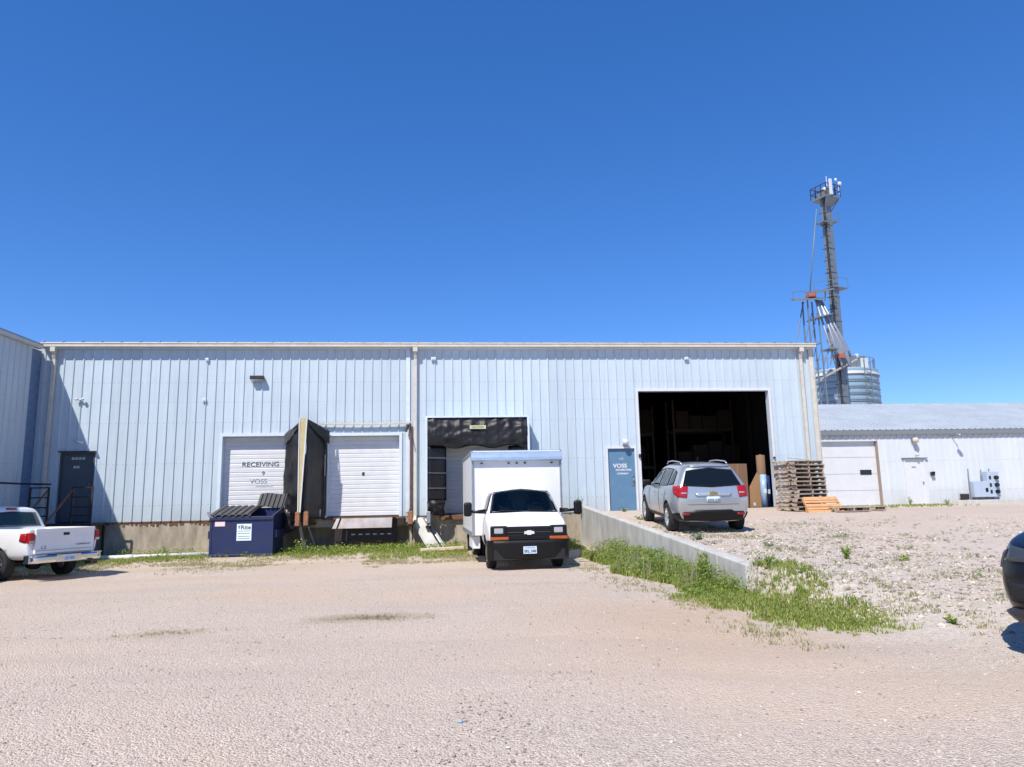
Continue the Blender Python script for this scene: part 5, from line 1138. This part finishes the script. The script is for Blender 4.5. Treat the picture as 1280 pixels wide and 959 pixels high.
# white pipe on the ground
t = empty('drain_pipe', (-9.0, 23.3, gz(-9, 23.3)+.06), 0, 'long white plastic pipe lying on the grass left of the dumpster', 'pipe')
MB().tube([(-2.1, -.12, .0), (-.5, .0, .0), (1.9, .05, .03)], .065, 10).build('pipe', 'pvc', t); MB().tube([(-.62, -.0, 0), (-.38, .0, 0)], .078, 10).build('coupling', 'pvc', t)
t = empty('timber_plank', (0.0, 22.9, gz(0, 22.9)), rad(4), 'pale yellow plank lying in the grass left of the box truck', 'plank')
MB().prism([(-.72, -.1, .02), (.62, -.12, .06), (.62, .12, .06), (-.74, .1, .02)], (0, 0, .09)).build('board', 'palewood', t, bevel=.01)
B(-.7, .5, .14, .2, .02, .07).build('edge_batten', 'yellow', t)

# ============================================================ pallets
def pallet(loc, rz_, label, m, grp, rx=0, ry=0, Lx=1.2, Ly=1.0):
    t = empty('pallet', loc, 0, label, 'pallet', grp); t.rotation_euler = (rx, ry, rz_)
    jit = lambda s=.012: random.uniform(-s, s)
    dk = MB()
    for k in range(7):
        y_ = -Ly/2+.05+k*(Ly-.1)/6; wd = random.choice([.09, .1, .12, .13]); dk.box(-Lx/2+jit(.02), Lx/2+jit(.02), y_-wd/2+jit(), y_+wd/2+jit(), .108+jit(.003), .126+jit(.002))
    dk.build('top_deck', m, t)
    db = MB()
    for k in (0, 2, 4): y_ = -Ly/2+.06+k*(Ly-.12)/4; db.box(-Lx/2+jit(.02), Lx/2+jit(.02), y_-.05, y_+.05, .0, .018)
    build_each(db, 'bottom_board', m, t)
    for k in (-1, 0, 1):
        s = MB(); y_ = k*(Lx/2-.02); s.box(y_-.019, y_+.019, -Ly/2, Ly/2, .060, .108); s.box(y_-.019, y_+.019, -Ly/2, -Ly/2+.2, .018, .06); s.box(y_-.019, y_+.019, -.15, .15, .018, .06); s.box(y_-.019, y_+.019, Ly/2-.2, Ly/2, .018, .06); s.build('stringer', m, t)
    return t
px_, py_ = 11.75, 22.95; z0 = gz(px_, py_)-.01
ords = ['bottom', 'second lowest', 'third from the bottom', 'fourth from the bottom', 'fifth from the bottom', 'sixth from the bottom', 'sixth from the top', 'fifth from the top', 'fourth from the top', 'third from the top', 'second from the top', 'topmost']
for k in range(12):
    off = (.10 if k == 2 else 0)
    pallet((px_+random.uniform(-.05, .05)-off-(.04*(k > 8)), py_+random.uniform(-.05, .05), z0+k*.135), rad(14+random.uniform(-3, 3)), f'weathered grey pallet, {ords[k]} in the tall stack by the doorway', 'oldwood', 'stacked weathered pallets', rx=random.uniform(-.006, .006))
t = empty('loose_board', (px_-.05, py_-.3, z0+12*.135+.03), rad(-10), 'thin warped board lying on top of the pallet stack', 'board'); t.rotation_euler = (0, rad(8), rad(-10))
MB().box(-.45, .35, -.04, .04, 0, .018).build('board', 'oldwood', t)
pallet((11.93, 21.95, gz(12.1, 22)+.02), rad(-4), 'bright orange brown pallet leaning against the front of the stack', 'newwood', 'loose pallets by the stack', rx=rad(48), Lx=1.12, Ly=.9)
pallet((12.62, 21.9, gz(12.6, 22)), rad(6), 'weathered grey pallet flat on the gravel right below the orange pallet', 'oldwood', 'loose pallets by the stack', Lx=1.15, Ly=.9)
pallet((13.55, 22.35, gz(13.5, 22.3)), rad(-14), 'grey pallet lying flat farthest right of the stack before the shed door', 'oldwood', 'loose pallets by the stack', Lx=1.0, Ly=.9)

# ============================================================ stock just inside the doorway
zi = 1.2
t = empty('cardboard_sheet', (11.25, 25.35, zi), rad(0), 'sunlit tan cardboard leaning inside the right of the big doorway', 'cardboard')
MB().prism([(-.22, 0, 0), (.26, 0, 0), (.26, 0, .95), (.12, 0, 1.25), (-.20, 0, .72)], (0, .05, 0)).build('sheet', mat('tanboard', (.34, .19, .095), .8, var=.1), t); B(-.10, -.02, -.008, 0, .06, .16).build('tag', 'white', t)
t = empty('cardboard_box', (10.95, 26.1, zi), rad(3), 'tall brown carton standing behind the tan cardboard in the doorway', 'carton')
B(-.38, .38, 0, .6, 0, 1.6).build('carton', 'cardboard', t, bevel=.01); B(-.02, .02, -.004, .0, 0, 1.6).build('tape', 'jtape', t)
def roll(x, y, h, r, m, label):
    t = empty('wrapped_roll', (x, y, zi), 0, label, 'roll', 'wrapped rolls inside the doorway')
    MB().lathe([(0, 0), (r, 0), (r, h), (r*.35, h), (r*.3, h-.05), (0, h-.05)], 20, 'z').build('wrap', m, t); MB().lathe([(r*.28, h-.06), (r*.3, h+.03), (r*.22, h+.03), (r*.2, h-.06)], 14, 'z').build('core', 'cardboard', t)
    B(-r*.5, r*.5, -r-.004, -r+.05, h*.42, h*.56).build('paper_label', 'white', t)
roll(11.50, 25.2, 1.16, .11, 'bluewrap', 'light blue shiny wrapped roll inside the right of the doorway')
roll(11.76, 25.5, 1.12, .12, 'navywrap', 'dark navy wrapped roll beside the light blue roll'); roll(11.80, 25.95, 1.9, .16, 'cardboard', 'tall brown roll behind the navy roll at the door jamb')
# racks deeper inside
def rack(x, y, label, g='pallet racks inside the warehouse'):
    t = empty('storage_rack', (x, y, zi), 0, label, 'rack', g)
    for xx in (0, 2.6):
        u = MB(); u.box(xx, xx+.09, 0, .08, 0, 4.6); u.box(xx, xx+.09, .95, 1.03, 0, 4.6)
        z_ = .2
        while z_ < 4.2: u.bar((xx+.045, .04, z_), (xx+.045, .98, z_+.6), .035); z_ += .6
        u.build('upright', 'shadedrack', t)
    bm_ = MB(); [bm_.box(.09, 2.6, yy, yy+.05, z, z+.12) for z in (.15, 1.7, 3.2) for yy in (.0, .98)]; bm_.build('beam', 'shadedrack', t)
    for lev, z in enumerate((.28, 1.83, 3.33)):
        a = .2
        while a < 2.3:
            wd = random.uniform(.5, .8); MB().box(a, a+wd, .08, .95, z, z+random.uniform(.5, 1.1)).build('carton', 'shadedcarton', t); a += wd+.05
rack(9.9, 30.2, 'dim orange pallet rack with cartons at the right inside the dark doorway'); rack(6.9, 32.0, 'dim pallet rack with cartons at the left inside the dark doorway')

# ============================================================ vegetation (uncountable) and countable weeds
def blades(name, pts, hts, m, wid=.012, lean=.5, segs=2, kind='stuff', per=5, parent=None):
    """many grass blades as one mesh: pts Nx3 tuft roots"""
    N_ = len(pts); pts = np.repeat(np.asarray(pts, float), per, 0); hts = np.repeat(np.asarray(hts, float), per)*RNG.uniform(.6, 1.15, N_*per)
    n = len(pts); pts[:, :2] += RNG.normal(0, .03, (n, 2))
    a = RNG.uniform(0, 2*math.pi, n); ln = RNG.uniform(.1, lean, n)*hts; d = np.stack([np.cos(a), np.sin(a), np.zeros(n)], 1)
    s = np.stack([-np.sin(a+RNG.normal(0, .6, n)), np.cos(a), np.zeros(n)], 1)*(wid*RNG.uniform(.6, 1.3, n))[:, None]
    up = np.array([0, 0, 1.])
    p0 = pts; p1 = pts+up*(hts*.6)[:, None]+d*(ln*.35)[:, None]; p2 = pts+up*hts[:, None]+d*ln[:, None]
    V = np.stack([p0-s, p0+s, p1+s*.7, p1-s*.7, p2], 1).reshape(-1, 3); i = np.arange(n)[:, None]*5
    me = bpy.data.meshes.new(name); F = np.concatenate([i+np.array([0, 1, 2, 3])], 1).tolist()+(i+np.array([3, 2, 4])).tolist()
    me.from_pydata(V.tolist(), [], F); me.materials.append(M[m]); o = bpy.data.objects.new(name, me); COL.objects.link(o)
    if parent: o.parent = parent
    elif kind: o['kind'] = kind
    return o
def leaves(name, pts, m, size=.04, kind='stuff', parent=None):
    """many small broad leaves"""
    pts = np.asarray(pts, float); n = len(pts); nrm = RNG.normal(0, 1, (n, 3)); nrm[:, 2] = abs(nrm[:, 2])+.5; nrm /= np.linalg.norm(nrm, axis=1)[:, None]
    r = RNG.normal(0, 1, (n, 3)); a = np.cross(nrm, r); a /= np.linalg.norm(a, axis=1)[:, None]; b = np.cross(nrm, a)
    sz = (size*RNG.uniform(.5, 1.3, n))[:, None]
    V = np.stack([pts-a*sz, pts-b*sz*.42, pts+a*sz, pts+b*sz*.42], 1).reshape(-1, 3); F = (np.arange(n)[:, None]*4+np.arange(4)).tolist()
    me = bpy.data.meshes.new(name); me.from_pydata(V.tolist(), [], F); me.materials.append(M[m]); o = bpy.data.objects.new(name, me); COL.objects.link(o)
    if parent: o.parent = parent
    elif kind: o['kind'] = kind
    return o
def scatter(n, x0, x1, y0, y1, dens):
    out = []; tries = 0
    while len(out) < n and tries < n*60:
        tries += 1; x_ = random.uniform(x0, x1); y_ = random.uniform(y0, y1)
        if random.random() < dens(x_, y_): out.append((x_, y_, gz(x_, y_)))
    return out
nz = lambda x_, y_, s=1., o=0: noise.noise((x_*s+o, y_*s, o))
def strip_d(x_, y_):       # dock strip
    edge = 22.0 + .5*nz(x_, 0, .5) + (-.9 if -2.2 < x_ < 1. else 0) + (.5 if -7 < x_ < -4.5 else 0)
    if x_ < -8: edge = 21.6
    d = (y_-edge)/.9; 
    if -7.1 < x_ < -5.2 and y_ > 23.0: return 0
    if .7 < x_ < 3.3 and y_ > 17.6: return .0
    return max(0, min(1, d+.35*nz(x_, y_, 1.7, 4)))
P1 = scatter(5200, -13, 4.4, 20.6, 24.45, strip_d)
blades('grass_strip', P1, [.07+.07*max(0, nz(p[0], p[1], 1.2, 3)+.4) for p in P1], 'grass', .007, .8, per=6)
P2 = scatter(3200, -12, .9, 18.6, 22.4, lambda a, b: max(0, (.35 if (b < 20.5 and a < -5) else .5)*(nz(a*.4, b, 1.1, 7)+.25)) * (1 if not (-4.8 < a < -2.2 and b < 21.6) else .1) * (0 if (b < 19 and a > -4) else 1) * (1 if b > 19.9+.2*math.sin(a) else .0 if a > -1.5 else .3))
blades('dry_grass', P2, [.05]*len(P2), 'drygrass', .006, 1.0, per=5)
# bank of weeds along the retaining wall and beyond its end
def bank_d(x_, y_):
    c = wallx(max(y_, 12.2)); 
    if y_ >= 12.2:
        wdt = .80+.2*math.sin(y_*1.3)+.35*nz(y_, 0, .9); u = c-x_
        if y_ > 18.3: wdt = .75
        if u < .0 or u > wdt+.2: return 0
        return 1 if u < wdt-.15 else .5
    c2 = 4.80+(12.2-y_)*.08; wdt = .95-.10*(12.2-y_)*1.2; 
    return max(0, min(1, 1.25-abs(x_-c2)/max(.2, wdt)+.5*nz(x_, y_, 1.8, 5)))*(1 if y_ > 9.0 else max(0, (y_-8.2)/.8))
P3 = scatter(6600, 3., 6.2, 8.2, 20.5, bank_d)
blades('bank_grass', P3, [(.15+.10*nz(p[0], p[1], 1.6, 2))*(1 if p[1] > 13 else .32+.06*(p[1]-8)) for p in P3], 'grass', .008, .7, per=7)
LV = []
for p in P3:
    if p[1] > 12.0 and random.random() < (.75 if p[1] > 13.5 else .45):
        hmax = max(.10, .26+.26*nz(p[0], p[1], 1.5, 9)+ (.12 if wallx(p[1])-p[0] < .5 else -.06))*(1.2 if p[1] > 15 else 1)*(.55+.45*sm((p[1]-11.6)/2.4))
        for k in range(6): LV.append((p[0]+random.gauss(0, .05), p[1]+random.gauss(0, .05), p[2]+random.uniform(.03, hmax)))
leaves('bank_weeds', LV, 'weed', .028)
SK = [p for p in P3 if p[1] > 12.6 and nz(p[0], p[1], 2., 21) > .0 and random.random() < .22]
blades('bank_stalks', SK, [random.uniform(.32, .62) for _ in SK], 'drygrass', .004, .35, per=3)
P6 = scatter(700, 2.2, 7.4, 7.6, 20.3, lambda a, b: max(0, 1-abs(abs(a-(wallx(max(b, 12.2))-(.5 if b > 12.2 else .2)))-(1.0 if b > 12.2 else 1.1))/.7)*max(0, .35+nz(a, b, 1.4, 6))*(0 if b > 12.2 and a > wallx(b)-.3 else 1))
blades('fringe_grass', P6, [.045]*len(P6), 'drygrass', .006, 1., per=6)
fl_ = []
for p in P1:
    if -4.3 < p[0] < 1.0 and p[1] > 22.2 and random.random() < .16: fl_.append((p[0], p[1], p[2]+random.uniform(.12, .30)))
leaves('wild_flowers', fl_, 'flower', .022)
LV = []
for p in P1:
    if p[1] > 22.9 and (p[0] > -5 or nz(p[0], p[1], .8, 1) > .15) and random.random() < .55:
        for k in range(5): LV.append((p[0]+random.gauss(0, .05), p[1]+random.gauss(0, .05), p[2]+random.uniform(.02, .22)))
leaves('dock_weeds', LV, 'weed', .035)
# sparse weeds in the stony area
def stone_d(x_, y_):
    if y_ >= 12.2 and x_ < wallx(y_)+.35: return 0
    if y_ < 12.2 and x_ < 4.9+(12.2-y_)*.25+.6*nz(x_, y_, .9): return 0
    m_ = max(0, min(1, (20.5-y_)/4.5))*max(0, min(1, (y_-4.6-.25*max(0, 8-x_))/2.))
    return m_*max(.12, min(1, .6+1.1*nz(x_, y_, .45, 8)))*(1 if x_ < 10+2*nz(0, y_, .5) else .25)
P4 = scatter(750, 4.6, 15, 5, 20, lambda a, b: stone_d(a, b)*max(0, nz(a, b, 1.1, 3)+.05)*1.8)
blades('stony_grass', P4, [.045+.03*abs(nz(p[0], p[1], 3, 2)) for p in P4], 'drygrass', .006, 1.1, per=7)
LV = []
for p in P4[::1]:
    for k in range(5): LV.append((p[0]+random.gauss(0, .06), p[1]+random.gauss(0, .06), p[2]+random.uniform(.01, .07)))
leaves('stony_weeds', LV, 'weedpale', .022)
P5 = scatter(500, 13.2, 22, 27, 30.6, lambda a, b: max(0, .4+nz(a*.3, b, 1, 3))*(1 if b > 29.8 or (14.5 < a < 18 and 26.6 < b < 28) else .12))
blades('shed_grass', P5, [.10]*len(P5), 'grass', .012, .8, per=6)
# stones
ico = [(0, 0, 1), (.894, 0, .447), (.276, .851, .447), (-.724, .526, .447), (-.724, -.526, .447), (.276, -.851, .447), (.724, .526, -.447), (-.276, .851, -.447), (-.894, 0, -.447), (-.276, -.851, -.447), (.724, -.526, -.447), (0, 0, -1)]
icf = [(0, 1, 2), (0, 2, 3), (0, 3, 4), (0, 4, 5), (0, 5, 1), (1, 6, 2), (2, 7, 3), (3, 8, 4), (4, 9, 5), (5, 10, 1), (6, 7, 2), (7, 8, 3), (8, 9, 4), (9, 10, 5), (10, 6, 1), (11, 7, 6), (11, 8, 7), (11, 9, 8), (11, 10, 9), (11, 6, 10)]
def stones(name, pts, smin, smax, m, pw=2.5):
    pts = np.asarray(pts, float); n = len(pts); base = np.array(ico); sz = smin+(smax-smin)*RNG.random(n)**pw
    V = base[None]*RNG.uniform(.7, 1.25, (n, 12, 1)); sc = np.stack([RNG.uniform(.7, 1.4, n), RNG.uniform(.7, 1.2, n), RNG.uniform(.4, .75, n)], 1)*sz[:, None]
    V = V*sc[:, None]; a = RNG.uniform(0, 6.28, n); ca, sa = np.cos(a)[:, None], np.sin(a)[:, None]
    V = np.stack([V[..., 0]*ca-V[..., 1]*sa, V[..., 0]*sa+V[..., 1]*ca, V[..., 2]], 2)+pts[:, None]; V[..., 2] += (sz*.15)[:, None]
    F = (np.arange(n)[:, None, None]*12+np.array(icf)[None]).reshape(-1, 3).tolist()
    me = bpy.data.meshes.new(name); me.from_pydata(V.reshape(-1, 3).tolist(), [], F); me.materials.append(M[m]); o = bpy.data.objects.new(name, me); COL.objects.link(o); o['kind'] = 'stuff'; return o
def rockmat(name, cs):
    m = mat(name, (.5, .5, .5), .9, spec=.2); nt = m.node_tree; g = nt.nodes.new('ShaderNodeNewGeometry'); r = nt.nodes.new('ShaderNodeValToRGB'); r.color_ramp.interpolation = 'CONSTANT'
    for k, (p_, c_) in enumerate(cs):
        e = r.color_ramp.elements[k] if k < 2 else r.color_ramp.elements.new(p_)
        e.position = p_; e.color = c_+(1,)
    nt.links.new(g.outputs['Random Per Island'], r.inputs[0]); nt.links.new(r.outputs[0], nt.nodes['Principled BSDF'].inputs[0]); return m
M['rock'] = rockmat('rock', [(0, (.28, .24, .20)), (.2, (.42, .36, .31)), (.45, (.52, .45, .38)), (.8, (.60, .54, .47)), (.93, (.40, .30, .23))])
M['pebble'] = rockmat('pebble', [(0, (.28, .235, .20)), (.2, (.40, .34, .29)), (.42, (.48, .415, .355)), (.75, (.54, .475, .41)), (.95, (.64, .59, .53))])
stones('rubble_stones', scatter(15000, 4.6, 17, 4.8, 21, stone_d), .010, .050, 'rock', 4.2)
near = []
for k in range(48000):
    y_ = 3.6+13*random.random()**1.7; x_ = random.uniform(-.62, .92)*y_*1.0+random.uniform(-.5, .5)
    if y_ > 8 and x_ > 4: continue
    if nz(x_, y_, .6, 11)+.35*nz(x_, y_, 2.5, 12)+.12 < random.uniform(-.4, .5): continue
    near.append((x_, y_, gz(x_, y_)))
stones('loose_gravel', near, .003, .015, 'pebble', 3.0)

# individual taller weeds
def weed(x_, y_, h_, label, r=.12, nst=7, m='weed', lf=.035, flower=False, z=None):
    zz = gz(x_, y_) if z is None else z
    t = empty('weed_plant', (x_, y_, zz-.01), random.uniform(0, 6), label, 'weed', 'tall weeds')
    st_ = MB(); LV = []
    for k in range(nst):
        a = random.uniform(0, 6.28); rr = random.uniform(.2, 1)*r; hh = h_*random.uniform(.55, 1); p1 = Vector((math.cos(a)*rr, math.sin(a)*rr, hh))
        st_.tube([(0, 0, 0), (p1.x*.4, p1.y*.4, hh*.5), p1], [.006, .005, .003], 5)
        n_ = int(hh/.018)
        for q_ in range(n_):
            f = (q_+2)/(n_+2); b_ = Vector((p1.x*f, p1.y*f, hh*f)); LV.append((b_.x+random.gauss(0, lf*.6), b_.y+random.gauss(0, lf*.6), b_.z+random.gauss(0, .01)))
    st_.build('stem', m, t); leaves('foliage', LV, m, lf, parent=t)
    if flower: leaves('blossom', [(random.gauss(0, r*.5), random.gauss(0, r*.5), h_*random.uniform(.8, 1.02)) for k in range(26)], 'flower', .02, parent=t)
weed(4.84, 13.5, .72, 'tallest leafy weed pressed against the retaining wall near its low end', .13, 16)
weed(4.64, 15.3, .50, 'upright leafy weed halfway along the retaining wall', .09, 6)
weed(4.55, 24.2, .62, 'green weed at the blue siding on top of the retaining wall', .16, 9, z=1.15)
weed(7.1, 12.4, .26, 'bushy green weed alone in the stones right of the retaining wall end', .16, 10)
weed(7.9, 12.0, .14, 'small low weed in the stones right of the bushy green weed', .12, 7)
weed(5.42, 11.95, .20, 'leafy clump hugging the end of the retaining wall', .16, 10)
weed(5.9, 8.15, .12, 'low green tuft in the rubble before the black car', .14, 8)
weed(-4.5, 23.55, .45, 'weed with yellow flowers under the orange dock bumpers', .2, 9, flower=True)
weed(-4.05, 23.3, .28, 'broad low weed right of the yellow flowered weed', .22, 9)
weed(-8.85, 24.3, .34, 'small green weed against the foundation left of the dumpster', .1, 6)
weed(-10.9, 24.0, .30, 'green weed at the foot of the foundation beside the shaded door', .18, 8)
weed(.35, 24.0, .38, 'pale weed against the dock wall left of the box truck', .16, 7, 'weedpale')
weed(6.0, 23.9, .20, 'short weed growing before the blue entry door', .22, 8, 'weedpale')
weed(5.75, 20.9, .16, 'pale weed in the gravel left of the crossover front wheel', .3, 10, 'weedpale')
weed(11.95, 24.2, .25, 'green weed at the foot of the doorway beside the rolls', .3, 12)
weed(12.5, 23.6, .18, 'green weed in front of the lowest pallet', .25, 9)
weed(20.7, 30.6, .42, 'small weed at the left foot of the white shed entry door', .12, 6)
weed(22.4, 30.5, .30, 'dry weed at the left end of the concrete kerb', .2, 6, 'weedpale')
weed(5.55, 15.6, .22, 'spindly grey green weed in the stones behind the crossover', .3, 10, 'weedpale')
weed(6.6, 14.3, .15, 'low spreading weed in the stones between crossover and bushy weed', .35, 10, 'weedpale')
P7 = [(random.gauss(-1.0, .35), random.gauss(10.85, .12)) for _ in range(70)]+[(random.gauss(-3.7, .3), random.gauss(10.2, .1)) for _ in range(40)]
blades('dry_stubble', [(a, b, gz(a, b)) for a, b in P7], [.03]*len(P7), 'drygrass', .005, 2.5, per=5)
# litter
t = empty('bottle_cap', (.12, 5.75, gz(.12, 5.75)), .4, 'tiny blue scrap of plastic on the gravel near the bottom edge', 'litter')
MB().lathe([(0, .012), (.018, .012), (.02, 0), (.017, 0), (.016, .009), (0, .009)], 14, 'z').build('cap', 'bluewrap', t)
t = empty('wood_chip', (-.12, 5.85, gz(-.12, 5.85)), .1, 'small tan wood chip on the gravel near the blue scrap', 'litter')
MB().prism([(-.03, -.008, 0), (.03, -.01, 0), (.036, .006, 0), (-.026, .01, 0)], (0, 0, .008)).build('chip', 'palewood', t)
